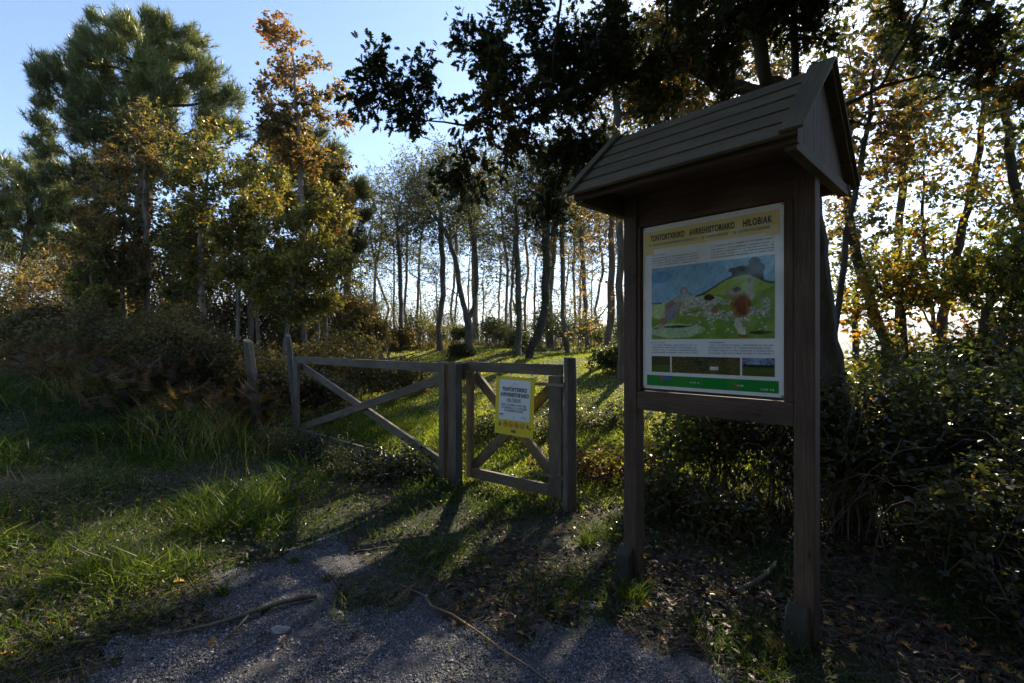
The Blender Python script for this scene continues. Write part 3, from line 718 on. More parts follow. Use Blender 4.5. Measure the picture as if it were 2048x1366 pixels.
# poster: 0.862 m wide, 1.068 m high
fk = flat(K(-1.728, 2.934, 1.306), U, ZZ, -NN)
b_ = MB(); W_, H_ = .862, 1.068
b_.hexa([fk(0,0,-.001),fk(0,H_,-.001),fk(0,H_,.004),fk(0,0,.004),fk(W_,0,-.001),fk(W_,H_,-.001),fk(W_,H_,.004),fk(W_,0,.004)])
poster = b_.build("poster", M['poster_white'], kiosk)
rects("title_band", fk, [(.018, .915, .838, 1.035), (.0182, .885, .075, .9152), (.77, .898, .838, .9152)], M['band_yellow'], poster, .006)
for s_, xc_, w_ in (("TONTORTXIKIKO", .175, .235), ("AVRREHISTORIAKO", .462, .275), ("HILOBIAK", .725, .155)): words("title", s_, fk, xc_, .968, w_, .040, M['ink'], poster, .008, .025)
for g_ in ((.045, .385, .937, .016), (.40, .57, .937, .016), (.59, .80, .937, .016)): rects("subtitle", fk, glyph_rows([g_], 4, .0105), M['grey_ink'], poster, .008)
it = []
for z in (.872, .852, .836, .820, .804):
    it += [(.065, .065+(.11 if z > .86 else .325), z, .0065), (.46, .46+(.06 if z > .88 else .355), z+.006, .0065)]
for z in (.300, .284, .268, .252, .236):
    it += [(.065, .065+(.10 if z > .295 else .315), z, .0065), (.445, .445+(.10 if z > .295 else .365), z, .0065)]
rects("body_text", fk, glyph_rows(it, 9, .0062, .12), M['grey_ink'], poster, .006)
picture("picture", fk, .065, .325, .815, .790, paint_scene(300, 190), poster, .006)
def photo(x0, x1, kind, seed):
    r_ = np.random.default_rng(seed); W2, H2 = 60, 40; X2, Z2 = np.meshgrid(np.linspace(0, 1, W2), np.linspace(0, 1, H2)); C = np.zeros((H2, W2, 3))
    nn_ = r_.random((H2, W2)); C[:] = (.04, .05, .02); C += (nn_*.04)[..., None]
    C[Z2 < .45] = (.09, .12, .035)
    if kind == 1: C[:] = (.05, .055, .025); C += ((nn_ > .8)*.12*r_.random((H2, W2)))[..., None]*np.array([.9, 1, .5]); C[(np.abs(X2-.64) < .06) & (np.abs(Z2-.34) < .10)] = (.65, .62, .62)
    if kind == 2: C[Z2 > .55] = (.30, .42, .60); C[(Z2 > .55) & (nn_ < .55*np.abs(X2-.45)*2.4)] = (.03, .05, .05); C[(Z2 > .5) & (Z2 < .62)] = (.02, .03, .02)
    C *= 1+.25*r_.normal(0, 1, (H2, W2, 1)); picture("photo_print", fk, x0, .112, x1, .215, np.clip(C, .005, 1), poster, .006)
photo(.065, .195, 0, 1); photo(.207, .630, 1, 2); photo(.642, .815, 2, 3)
rects("footer_band", fk, [(.030, .022, .835, .090)], M['band_green'], poster, .006)
rects("footer_logo", fk, [(.146, .062, .205, .084, 0), (.128, .060, .1458, .084, 1)], [M['logo_blue'], M['logo_red']], poster, .008)
rects("footer_logo", fk, [(.600, .045, .612, .065, 1)]+[t_+(2,) for t_ in glyph_rows([(.614, .66, .047, .012)], 5, .008)], [M['logo_blue'], M['logo_red'], M['pale_ink']], poster, .008)
for g_ in ((.745, .82, .033, .012), (.33, .40, .05, .010)): rects("footer_logo", fk, glyph_rows([g_], 5, .008), M['pale_ink'], poster, .008)
for x_, z_ in ((.008,.008),(W_-.008,.008),(.008,H_-.008),(W_-.008,H_-.008)):
    b_ = MB(); b_.tube([fk(x_, z_, .003), fk(x_, z_, .009)], .005, 8); b_.build("screw", M['steel'], kiosk)

# ------------------------------------------------------------------ gates
def gate(name, label, A, B, z0, z1, sw, n_front, group=None, thick=.045, zb=None):
    """A left end, B right end (xy at the front face), leaf between z0 and z1"""
    A = np.array([*A, 0.]); B = np.array([*B, 0.]); d = (B-A)/np.linalg.norm(B-A); L = np.linalg.norm(B-A); nb = np.array([-d[1], d[0], 0])
    if nb[1] < 0: nb = -nb
    root = empty(name, (*((A+B)/2)[:2], 0), label, "gate", group)
    def G(t, o, z): return A+d*t+nb*o+ZZ*z
    def vert(nm, t, w_, za, zb_, o=0.):
        q = MB(); q.beam(G(t+w_/2, o+thick/2, za), G(t+w_/2, o+thick/2, zb_), w_, thick, d, jit=.0015); q.build(nm, M['gate_wood'], root, .004)
    vert("stile", 0, sw[0], z0, z1-.112); vert("stile", L-sw[1], sw[1], z0, z1-.112)
    for nm, za in (("top_rail", z1-.055), ("bottom_rail", z0+.055)):
        q = MB(); 
        if nm == "top_rail": q.beam(G(0, thick/2, za), G(L, thick/2, za), .11, thick, ZZ, jit=.001)
        else: q.beam(G(sw[0]+.002, thick/2, za), G(L-sw[1]-.002, thick/2, za), .11, thick, ZZ, jit=.001)
        q.build(nm, M['gate_wood'], root, .004)
    a0, a1 = sw[0]*.4, L-sw[1]*.4
    for i, (p, q_) in enumerate((((a0, z1-.15), (a1, z0+.09)), ((a0, z0+.09), (a1, z1-.15)))[::1]):
        q = MB(); o = thick+.024+.046*(1-i)
        q.beam(G(p[0], o, p[1]), G(q_[0], o, q_[1]), .105, .042, ZZ); q.build("diagonal_brace", M['gate_wood'], root, .004)
    return root, G, L
gR = np.array([-.735, 5.53]); gL = np.array([-3.76, 8.42])
wide, G1, L1 = gate("field_gate", "wide wooden field gate with crossed diagonal braces between two posts", gL, gR, .06, 1.385, (.16, .085), 0)
q = MB(); q.beam(G1(L1-.04, -.025, .0), G1(L1-.04, -.025, 1.40), .10, .045, G1(1, 0, 0)-G1(0, 0, 0), jit=.002); q.build("closing_board", M['gate_wood'], wide, .004)
sR = np.array([.475, 4.745]); sLh = np.array([-.52, 5.55])
small, G2, L2 = gate("pedestrian_gate", "narrow wooden foot gate standing ajar with a yellow sign on it", sLh, sR, .10, 1.40, (.085, .15), 0)
for zz in (.30, 1.20):
    q = MB(); q.beam(G2(L2-.34, -.004, zz), G2(L2+.03, -.004, zz), .032, .006, ZZ); q.tube([G2(L2+.035, -.004, zz-.03), G2(L2+.035, -.004, zz+.03)], .011, 8); q.build("hinge", M['steel'], small, .001)
for rt_, GG, LL, zs in ((wide, G1, L1, (.12, 1.33)), (small, G2, L2, (.16, 1.35))):
    for t_ in (.05, LL-.05):
        for zz in zs:
            q = MB(); q.tube([GG(t_, -.001, zz), GG(t_, -.008, zz)], .009, 8); q.build("bolt", M['steel'], rt_)
q = MB(); q.tube([G2(.03, -.02, .93), G2(.03, -.05, .93), G2(.09, -.05, .93), G2(.09, -.02, .93)], .007, 6); q.build("latch", M['steel'], small)

def square_post(name, label, p, w_, z1, d, mat, cat="post", extra=True):
    root = empty(name, (p[0], p[1], float(gz(*p))), label, cat)
    q = MB(); q.beam((p[0], p[1], float(gz(*p))-.1), (p[0], p[1], z1), w_, w_, (*d, 0), jit=.004); q.build("shaft", M[mat], root, .006)
    return root
gp = square_post("gate_post", "square wooden post between the wide gate and the foot gate", (-.645, 5.50), .11, 1.395, (.707, -.707), 'gate_wood')
q = MB(); q.beam((-.60, 5.44, .02), (-.60, 5.44, 1.385), .035, .09, (.707, -.707, 0), jit=.003); q.build("stop_board", M['old_wood'], gp, .004)
q = MB(); q.beam((-.555, 5.54, 1.20), (-.555, 5.54, 1.39), .05, .07, (.707, .707, 0)); q.build("catch_block", M['old_wood'], gp, .01)
def round_post(name, label, p, rad, z0, z1, tilt, cat="fence post", mat='post_wood', group=None, cut=0, parent=None):
    q = MB(); k = 7; pts = []; rr = []
    for i in range(k):
        t = i/(k-1); z = z0+(z1-z0)*t; pts.append((p[0]+tilt[0]*t+rng.normal(0, .004), p[1]+tilt[1]*t, z)); rr.append(rad*(1.08-.12*t))
    q.tube(pts, rr, 12)
    ph_ = rng.uniform(0, 6, 12)
    for i, v_ in enumerate(q.v):                       # splits and flats in the round wood
        c_ = np.array(pts[i//12]); v_[:2] = c_[:2]+(v_[:2]-c_[:2])*(1+.10*math.sin(ph_[i % 12])+rng.normal(0, .015))
    top = len(q.v)-12
    for i in range(12): q.v[top+i][2] += cut*math.sin(6.28*i/12+1)
    o = q.build(name, M[mat], parent, .004, smooth=False)
    if parent is None: tag(o, label, cat, group)
    return o
round_post("weathered_post", "grey weathered round post the foot gate hangs from", (.545, 4.71), .06, -.1, 1.47, (.015, .01), "post", 'old_wood', cut=.008)
round_post("leaning_post", "thin leaning round post at the hinge end of the wide gate", (-3.76, 8.55), .05, 0, 1.75, (-.15, .02), "post", 'old_wood', cut=.04)

# sign hanging from the foot gate
A = G2(.50, -.055, 0); d2 = (G2(1, 0, 0)-G2(0, 0, 0)); nf = -(G2(0, 1, 0)-G2(0, 0, 0))
upv = np.array([0, 0, 1.])*math.cos(.05)-nf*math.sin(.05); n2 = np.cross(d2, upv); 
if n2@nf < 0: n2 = -n2
SW, SH = .505, .60
sg = flat(G2(.495, -.075, .665)+0*d2, d2*math.cos(.03)+upv*-.012, upv, n2)
sign = empty("warning_sign", tuple(sg(SW/2, 0)), "yellow and white rules sign hung by wires from the foot gate", "sign")
q = MB(); q.hexa([sg(0,0,-.003),sg(0,SH,-.003),sg(0,SH,.003),sg(0,0,.003),sg(SW,0,-.003),sg(SW,SH,-.003),sg(SW,SH,.003),sg(SW,0,.003)])
plate = q.build("plate", M['sign_yellow'], sign)
def SX(px): return (px-165)/(1005-165)*SW      # measured on an enlargement of the sign
def SZ(py): return (1230-py)/(1230-105)*SH
rects("white_panel", sg, [(.05, .155, .455, .565)], M['sign_white'], plate, .0045)
words("title", "TONTORTXIKIKO", sg, .252, .448, .325, .042, M['ink'], plate, .006, .055)
words("title", "AVRREHISTORIAKO", sg, .252, .392, .375, .042, M['ink'], plate, .006, .055)
words("title", "HILOBIAK", sg, .252, .336, .185, .042, M['ink'], plate, .006, .012)
rects("small_print", sg, glyph_rows([(.085, .425, .298, .020), (.08, .43, .268, .020), (.125, .385, .240, .020)], 8, .0125), M['ink'], plate, .006)
rects("sponsor_mark", sg, [(.06, .200, .115, .212)]+glyph_rows([(.065, .12, .183, .006)], 2, .007), M['ink'], plate, .006)
rects("sponsor_mark", sg, glyph_rows([(.345, .44, .183, .006), (.36, .42, .195, .008)], 2, .007), M['ink'], plate, .006)
rects("sponsor_mark", sg, glyph_rows([(.25, .275, .183, .012)], 2, .007), M['ink'], plate, .006)
polys("hill_outline", sg, [([(.20,.497),(.255,.540),(.305,.500),(.300,.500),(.254,.535),(.206,.497)], 0)], M['grey_ink'], plate, .006)
rg = []; bl = []
for cx in (.145, .218, .293, .368):
    for i in range(20):
        a, c_ = 2*math.pi*i/20, 2*math.pi*(i+1)/20
        rg.append(([(cx+.031*math.cos(a), .108+.031*math.sin(a)), (cx+.031*math.cos(c_), .108+.031*math.sin(c_)), (cx+.024*math.cos(c_), .108+.024*math.sin(c_)), (cx+.024*math.cos(a), .108+.024*math.sin(a))], 0))
    rg.append(([(cx-.021,.126),(cx-.018,.129),(cx+.021,.090),(cx+.018,.087)], 0))
def stick(x, z, s=1.):
    return [([(x-.005*s,z),(x+.005*s,z),(x+.007*s,z+.022*s),(x-.007*s,z+.022*s)], 1), ([(x-.004*s,z+.024*s),(x+.004*s,z+.024*s),(x+.003*s,z+.033*s),(x-.003*s,z+.033*s)], 1), ([(x-.014*s,z+.012*s),(x-.012*s,z+.017*s),(x+.014*s,z+.020*s),(x+.013*s,z+.015*s)], 1)]
figs = [stick(.145, .093), [([(.205,.095),(.232,.095),(.225,.108),(.218,.116),(.212,.106)], 1)], [([(.283,.092),(.303,.092),(.305,.112),(.296,.122),(.285,.114)], 1)], stick(.368, .093, .9)]
for k_ in range(4):
    polys("prohibition_symbol", sg, rg[k_*21:k_*21+21], [M['red_ink'], M['ink']], plate, .006)
    polys("symbol_figure", sg, figs[k_], [M['red_ink'], M['ink']], plate, .0052)
polys("tree_symbol", sg, [([(.055,.082),(.085,.082),(.078,.098),(.084,.100),(.070,.138),(.057,.100),(.062,.098)], 1)], [M['red_ink'], M['ink']], plate, .0052)
polys("walker_symbol", sg, stick(.432, .088, 1.3)+[([(.448,.084),(.478,.084),(.480,.098),(.470,.096),(.450,.098)], 1)], [M['red_ink'], M['ink']], plate, .0052)
rects("emblem_box", sg, [(.225, .030, .282, .056)], M['ink'], plate, .0045)
rects("emblem_mark", sg, glyph_rows([(.237, .272, .038, .010)], 3, .009), M['sign_white'], plate, .006)
for xx in (.035, .470):
    q = MB(); top = sg(xx, SH, 0); t0 = (top-G2(0, 0, 0))@d2
    q.tube([sg(xx, SH-.02, .005), sg(xx, SH-.008, .007), sg(xx, SH+.03, -.002)*np.array([1,1,1]), G2(t0, -.004, 1.30), G2(t0, -.004, 1.404), G2(t0, .03, 1.407), G2(t0, .05, 1.40), G2(t0+.01, .05, 1.28), sg(xx+.01, SH-.01, -.006)], .0022, 5, cap=False)
    q.build("hanging_wire", M['steel'], sign)

# wire fences
def wire(p, q_, sag, nb=0):
    p = np.array(p, float); q_ = np.array(q_, float); k = 14; out = []
    for i in range(k+1):
        t = i/k; out.append(p+(q_-p)*t-ZZ*sag*4*t*(1-t)+rng.normal(0, .004, 3))
    return out
rf_ = empty("wire_fence", (1.9, 4.1, 0), "barbed wire fence strung behind the notice board, running on into the brambles", "fence")
fe = np.array([3.05, 4.6, 0.]); fs = np.array([.58, 4.70, 0.])
for z0, z1 in ((1.00, .86), (.66, .60), (.33, .32)):
    pts = wire(fs+ZZ*z0, fe+ZZ*z1, .03); q = MB(); q.tube(pts, .0028, 5, cap=False)
    L_ = np.linalg.norm(fe-fs)
    for i in range(1, 14):
        p = pts[i]; a = rng.normal(0, 1, 3); a /= np.linalg.norm(a); q.tube([p-a*.014, p+a*.014], .0014, 4); a = np.cross(a, (fe-fs)/L_); q.tube([p-a*.014, p+a*.014], .0014, 4)
    q.build("barbed_wire", M['wire'], rf_)
for z0, z1 in ((.86, .90), (.60, .55)):
    q = MB(); q.tube(wire(fe+ZZ*z0, np.array([4.6, 3.6, z1]), .04), .0028, 5, cap=False); q.build("barbed_wire", M['wire'], rf_)
lf = empty("hedge_fence", (-5.2, 9.0, 0), "old fence of leaning wooden posts sunk in the hedge left of the gates", "fence")
FP = [((-4.72, 8.75), .08, 1.66, (-.2, .0), .04), ((-8.45, 12.0), .07, 1.9, (.02, 0), .02), ((-6.5, 10.4), .07, 1.45, (.05, 0), .03), ((-10.6, 13.8), .07, 1.75, (0, 0), .02)]
for p, rad, z1, tl, ct in FP: round_post("fence_post", None, (p[0]-tl[0], p[1]), rad, float(gz(*p))-.1, z1, tl, cut=ct, parent=lf)
for hz in (.55, .25):
    tops = [np.array([-3.75, 8.42, 1.55-hz])]+[np.array([p[0], p[1]-rad, z1-hz]) for p, rad, z1, tl, ct in (FP[0], FP[2], FP[1], FP[3])]
    q = MB()
    for a, c_ in zip(tops[:-1], tops[1:]): q.tube(wire(a, c_, .04), .004, 5, cap=False)
    q.build("fence_wire", M['wire'], lf)

# fallen branch, vine, stones
def G0(px, py, lift=.02):
    Y = EYE*980/(py-688); X = (px-1024)/980*Y; return np.array([X, Y, float(gz(X, Y))+lift])
q = MB(); q.tube([G0(634,1206,.03), G0(600,1212,.03), G0(560,1222,.035), G0(520,1237,.04), G0(470,1252,.03), G0(420,1266,.025), G0(350,1282,.02), G0(270,1290,.02)], [.016,.015,.015,.014,.013,.010,.007,.003], 7)
q.tube([G0(500,1243,.035), G0(480,1262,.02), G0(450,1290,.015)], [.008,.006,.003], 5)
tag(q.build("fallen_branch", M['grey_bark'], smooth=True), "long thin fallen branch lying across the gravel at left", "branch")
q = MB(); q.tube([G0(800,1172,.03), G0(850,1192,.03), G0(862,1215,.04), G0(905,1240,.05), G0(960,1275,.03), G0(1010,1308,.02), G0(1060,1335,.015), G0(1110,1375,.01)], [.003,.005,.006,.006,.006,.005,.004,.002], 6)
tag(q.build("bramble_runner", M['tan_stem'], smooth=True), "thin tan bramble runner trailing over the gravel in the centre", "stem")
q = MB(); q.tube([G0(1478,1195,.03), G0(1510,1188,.06), G0(1535,1176,.09), G0(1552,1163,.12)], [.016,.016,.014,.012], 7)
tag(q.build("broken_stick", M['grey_bark'], smooth=True), "short broken stick on the ground between the board's posts", "stick")
def rock(name, px, py, s, label, seed):
    r_ = np.random.default_rng(seed); c0 = G0(px, py, s*.2); v = []; nu, nv = 10, 7
    for j_ in range(nv):
        ph = math.pi*(j_+.001)/(nv-1)*.998
        for i_ in range(nu):
            th = 2*math.pi*i_/nu; d_ = np.array([math.sin(ph)*math.cos(th)*1.3, math.sin(ph)*math.sin(th)*.9, math.cos(ph)*.55])
            v.append(c0+d_*s*(1+.25*math.sin(th*2+seed)*math.sin(ph*2)+r_.normal(0, .05)))
    F_ = [[j_*nu+i_, j_*nu+(i_+1) % nu, (j_+1)*nu+(i_+1) % nu, (j_+1)*nu+i_] for j_ in range(nv-1) for i_ in range(nu)]
    tag(raw_mesh(name, v, np.concatenate(F_), np.arange(len(F_))*4, np.full(len(F_), 4), M['stone']), label, "stone")
rock("stone", 562, 1267, .04, "pale flat stone on the gravel just below the fallen branch", 2)
rock("stone", 165, 1282, .035, "small pale stone at the left edge of the gravel", 3)
rock("stone", 1180, 1215, .05, "grey stone at the far edge of the gravel near the board's left post", 4)
# ------------------------------------------------------------------ trees
def B(px, py, Y, rpx): return (P(px, py, Y), rpx/980*Y)
def Bs(Y, *l): return [B(a, b, Y+(c[0] if c else 0), r_) for a, b, r_, *c in l]
def T(Y, *l): return [P(a, b, Y+(c[0] if c else 0)) for a, b, *c in l]

def shrub(name, label, cat, blobs, n, size, mat, seed=1, tmpl=OVA, stem_mat='grey_bark', nstem=26, up=.7, group=None, tone0=.45, arch=1., stem_r=.006, tvar=.28):
    r = np.random.default_rng(seed); C_ = np.array([b[0] for b in blobs]); Rr = np.array([b[1] for b in blobs])
    bx, by = C_[:, 0].mean(), C_[:, 1].mean(); g = float(gz(bx, by))
    root = empty(name, (bx, by, g), label, cat, group)
    wv = Rr**2; k = r.choice(len(blobs), n, p=wv/wv.sum())
    d = r.normal(0, 1, (n, 3)); d /= np.linalg.norm(d, axis=1, keepdims=True); d[:, 2] = np.where(d[:, 2] < -.3, -d[:, 2], d[:, 2])
    rad = Rr[k]*(r.random(n)**.45)*(1+.22*lowf(C_[k]+d*2, 2.3, seed))
    pos = C_[k]+d*rad[:, None]*np.array([1, .85, 1])
    keep = (lowf(pos, 3.2/size*.06, seed+1) > -.75); pos = pos[keep]
    gg = gz(pos[:, 0], pos[:, 1]); pos[:, 2] = np.maximum(pos[:, 2], gg+.03)
    mb = MB()
    for i in range(nstem):
        j = r.integers(0, len(blobs)); dd = r.normal(0, 1, 3); dd[2] = abs(dd[2])*.7+.2; dd /= np.linalg.norm(dd)
        tip = C_[j]+dd*Rr[j]*r.uniform(.8, 1.25)
        b0 = np.array([C_[j][0]+r.normal(0, Rr[j]*.35), C_[j][1]+r.normal(0, Rr[j]*.3), 0]); b0[2] = float(gz(b0[0], b0[1]))-.03
        ctrl = b0*.45+tip*.55; ctrl[2] = max(tip[2], b0[2])+Rr[j]*.35*arch*r.uniform(.2, 1)
        pts = [(1-t)**2*b0+2*t*(1-t)*ctrl+t*t*tip+r.normal(0, .012, 3) for t in np.linspace(0, 1, 8)]
        mb.tube(pts, np.linspace(stem_r, stem_r*.35, 8)*r.uniform(.7, 1.5), 5, cap=False)
    mb.build("stems", M[stem_mat], root, smooth=True)
    leaves("foliage", tmpl, pos, size, M[mat], root, up=up, seed=seed, tone0=tone0, scale=.6, tvar=tvar)
    return root


tree("oak_tree", "big dark oak behind the notice board, lobed leaves hanging overhead", "tree",
     T(5.2, (1688,1060), (1678,900), (1660,740), (1636,600), (1610,380), (1592,150), (1588,0), (1575,-180)),
     Bs(4.0, (755,170,50), (765,215,55), (845,175,60), (845,225,60), (925,250,75), (985,300,60), (880,352,26,.3), (1000,215,60))
     +Bs(4.3, (955,70,50), (1045,90,95), (1160,95,115), (1150,215,105), (1060,200,85), (1060,300,55), (1150,320,50,.3), (1290,70,120), (1280,210,85), (1085,470,22,.6))
     +Bs(4.8, (1420,50,110), (1400,190,60), (1450,-90,150), (1600,-120,160), (1690,40,60), (1790,-60,80), (1960,-40,90,-.3), (2040,60,60,-.5), (2090,200,70,-.5))
     +Bs(3.4, (1200,-220,150), (1500,-320,220), (1850,-280,200), (1650,-560,280)),
     .135, M['oak_bark'], M['oak_leaf'], 78000, .066, natt=4600, clump=26, step=.11, kill=.17, seed=4, tmpl=OAK, rt=.0022, thr=.011, spread=.07,
     up=.35, tone0=.28, tvar=.36, sides=9, cr=.2, scale=.5, cap=9000, e=1.5,
     limbs=[T(5.2, (1600,215), (1560,195), (1500,183,-.2), (1440,160,-.4), (1385,132,-.6), (1290,150,-.8), (1180,170,-.9), (1050,215,-1.1), (930,250,-1.2), (850,240,-1.3)),
            T(5.2, (1596,190), (1530,160,-.1), (1512,60,-.2), (1525,-60,-.3)),
            T(5.2, (1605,235), (1680,215,-.1), (1760,175,-.3), (1850,150,-.4), (1950,175,-.5), (2050,215,-.6)),
            T(5.2, (1640,470), (1480,390,.3), (1300,352,.1), (1200,342,-.2), (1100,322,-.6))])

# the grove beyond the gates
G_ = "slender trees of the grove beyond the gates"
def grove(label, base, Y, pts, rb, crown, n, seed, mat='grove_leaf', bark='grey_bark', ivy=0, limbs=(), ls=.08, natt=1300, group=G_, tone0=.5, name="grove_tree", **k):
    return tree(name, label, "tree", T(Y, base, *pts), Bs(Y, *crown), rb, M[bark], M[mat], n, ls, natt=natt, step=.24, kill=.34, seed=seed,
                rt=.006, thr=.03, spread=.26, e=1.8, ivy=ivy, limbs=limbs, group=group, tone0=tone0, cr=.3, tmpl=DIA, trop=(0,0,.14), **k)
grove("thin dark tree, leftmost of the sharp trunks in the grove", (800,695), 20.5, [(803,640),(800,560),(798,480)], 0.094,
      [(780,420,50),(760,480,45),(820,380,50),(810,350,35),(740,520,35),(800,500,40)], 6187, 41)
grove("straight dark tree with a kinked foot, between the leftmost trunk and the forked one", (880,698), 19.5, [(877,660),(886,590),(884,500),(880,420)], 0.108,
      [(860,390,50),(880,340,40),(900,430,45),(830,430,40),(870,480,35)], 6187, 42)
grove("forked tree with a thick dark foot above the closing end of the wide gate", (938,706), 17.5, [(938,670),(936,640),(925,600),(916,545),(900,480),(868,430)], 0.137,
      [(850,400,60),(900,370,60),(960,380,55),(930,450,50),(830,470,45),(965,460,40)], 8662, 43,
      limbs=[T(17.5, (936,642), (950,610), (953,560), (948,480), (935,410)), T(17.5, (928,607), (905,580), (870,565), (842,560), (820,545))])
grove("pale straight pole-like tree standing just right of the forked one", (951,692), 23, [(951,640),(949,520),(946,400)], 0.144,
      [(940,350,45),(975,340,45),(950,400,40)], 5362, 44, bark='pale_bark')
grove("straight ivy-clad tree just left of the curved trunk", (1036,716), 16.5, [(1038,650),(1037,560),(1032,450)], 0.101,
      [(1010,390,55),(1040,340,45),(1060,420,45),(1000,480,45),(985,540,30)], 3800, 45, ivy=500)
grove("curved trunk bowed at its foot, wrapped in ivy, above the foot gate", (1060,724), 15.5, [(1060,700),(1078,665),(1090,620),(1094,520),(1090,430)], 0.137,
      [(1080,380,60),(1120,350,50),(1060,330,45),(1110,430,50),(1070,470,40)], 4800, 46, ivy=900, bark='oak_bark')
grove("brown many-branched tree behind and right of the curved trunk", (1101,700), 20, [(1101,650),(1098,600),(1105,520),(1110,430)], 0.144,
      [(1120,390,50),(1150,350,50),(1150,440,45),(1090,480,35)], 4200, 47, mat='rust_leaf', limbs=[T(20, (1100,625), (1115,580), (1140,540)), T(20, (1100,640), (1085,590), (1070,540))])
grove("thin tree bent near its foot, directly behind the weathered post of the foot gate", (1138,712), 17, [(1130,680),(1126,630),(1126,520),(1120,420)], 0.086,
      [(1130,370,50),(1160,420,45),(1110,300,40)], 4200, 48, ivy=200)
grove("slim upright tree between the bent thin one and the rust-leaved one", (1175,706), 19, [(1172,650),(1168,560),(1160,440)], 0.086,
      [(1170,400,50),(1190,340,50),(1200,450,40)], 5775, 49, mat='rust_leaf')
grove("rust-leaved tree left of the notice board with orange leaves down its stem", (1212,748), 13, [(1216,700),(1222,620),(1224,520),(1222,380),(1215,250)], 0.108,
      [(1190,400,50),(1235,440,55),(1200,500,50),(1170,560,30),(1215,330,60),(1180,270,55),(1250,560,45),(1215,640,35),(1190,655,25)], 4000, 50, mat='oak_orange', natt=900, ls=.07)
grove("dark tall trunk showing as a stripe beside the notice board's left post", (1243,760), 10.5, [(1243,640),(1240,500),(1236,330),(1232,200),(1228,60)], 0.086,
      [(1220,180,70),(1280,130,80),(1230,60,70),(1330,190,60),(1300,260,50)], 6000, 51, mat='rust_leaf', ls=.07, natt=700)
thin = [(745,690,26,"faint thin stem at the grove's far left, partly behind the yellow-green thicket",(735,440,40)), (768,688,27,"faint thin stem just left of the leftmost sharp trunk",(760,400,40)),
        (834,690,25,"pale spreading stem between the leftmost sharp trunk and the kinked one",(850,440,40)), (908,690,27,"hair-thin pale stem between the kinked trunk and the forked tree",(915,440,35)),
        (1012,692,24,"left one of two pale thin stems in the bright gap right of the pole-like tree",(1000,420,45)), (1024,694,23,"right one of two pale thin stems in the bright gap, beside the ivy-clad tree",(1030,460,40)),
        (1052,690,25,"thin stem seen behind the curved trunk",(1050,400,40)), (1150,700,26,"faint thin stem between the bent thin tree and the slim upright one",(1150,430,40)), (1196,700,24,"faint thin stem left of the rust-leaved tree",(1200,420,40))]
for i, (px, py, Y, lb, cr_) in enumerate(thin):
    grove(lb, (px,py), Y, [(px+rng.normal(0,4),620),(px+rng.normal(0,7),540),(px+(cr_[0]-px)*.5,470)], .07, [cr_, (cr_[0]+20,cr_[1]-50,35), (cr_[0]-25,cr_[1]+60,32), (cr_[0]+10,cr_[1]+100,30)], 2600, 60+i, bark='pale_bark', natt=500)

def copy_tree(o, loc, rz, sc, label, group):
    c = o.copy(); COL.objects.link(c); c.location = loc; c.rotation_euler = (0, 0, rz); c.scale = (sc, sc, sc); c['label'] = label; c['group'] = group
    for ch in o.children:
        d = ch.copy(); COL.objects.link(d); d.parent = c
    return c
src = [o for o in bpy.data.objects if o.name.startswith("grove_tree") and o.type == 'EMPTY'][-9:]
r = np.random.default_rng(77)
for i in range(17):
    y_ = r.uniform(22.5, 31); x_ = (722+i*31+r.uniform(-8, 8)-1024)/980*y_
    copy_tree(src[i % 9], (x_, y_, float(gz(x_, y_))-.1), r.uniform(0, 6.28), r.uniform(.62, .95), "hair-thin pale stem in the crowd at the back of the grove", "hair-thin stems at the back of the grove")

# the wood on the left
tree("pine_tree", "tall maritime pine towering at left, brushy blue-green top against the sky", "tree", T(17, (272,690), (270,600), (285,450), (300,300), (290,170), (285,110)),
     Bs(17, (95,140,26), (95,195,30), (150,100,32), (190,62,28), (250,62,38), (325,88,42), (385,112,38), (425,170,42), (455,215,28), (150,170,55), (230,150,60), (320,180,60), (400,230,50), (100,255,26), (75,290,16), (135,290,34), (210,260,60), (300,280,60), (110,350,30), (200,350,50), (380,330,50), (470,270,22)),
     .28, M['pine_bark'], M['pine_needle'], 8200, .25, natt=3000, clump=22, step=.24, kill=.32, seed=71, tmpl='needles', thr=.035, rt=.006, e=1.8, trop=(0,0,.2), cr=.27)
tree("pine_tree", "low dark pine at the far left edge, behind the orange oaks", "tree", T(21, (40,690), (45,560), (60,450)),
     Bs(21, (20,380,50), (80,375,45), (130,400,45), (30,460,55), (100,470,50), (170,500,45), (150,550,40), (215,540,30), (-40,420,60)),
     .22, M['pine_bark'], M['pine_needle'], 4800, .28, natt=2000, clump=20, step=.3, kill=.38, seed=72, tmpl='needles', thr=.035, rt=.006, e=1.8, trop=(0,0,.2), tone0=.3)
tree("pine_tree", "bluish pine half hidden behind the tall orange-topped oak", "tree", T(18, (604,690), (606,560), (610,420), (615,330)),
     Bs(18, (545,270,28), (590,310,36), (640,300,34), (660,340,36), (610,370,45), (545,350,40), (575,420,40), (650,420,40)),
     .22, M['pine_bark'], M['pine_needle'], 3600, .24, natt=1500, clump=16, step=.32, kill=.45, seed=73, tmpl='needles', thr=.035, rt=.006, e=1.8, trop=(0,0,.2))
tree("pine_tree", "small wind-bent pine with a rusty edge at the right end of the left wood", "tree", T(19, (690,690), (695,560), (700,470), (705,420)),
     Bs(19, (700,400,30), (725,385,18), (690,430,30), (720,440,22), (670,470,30), (700,490,30)),
     .14, M['pine_bark'], M['pine_needle'], 1300, .24, natt=350, clump=14, step=.3, kill=.42, seed=74, tmpl='needles', thr=.035, rt=.006, e=1.8)
W_G = "autumn oaks at the edge of the left wood"
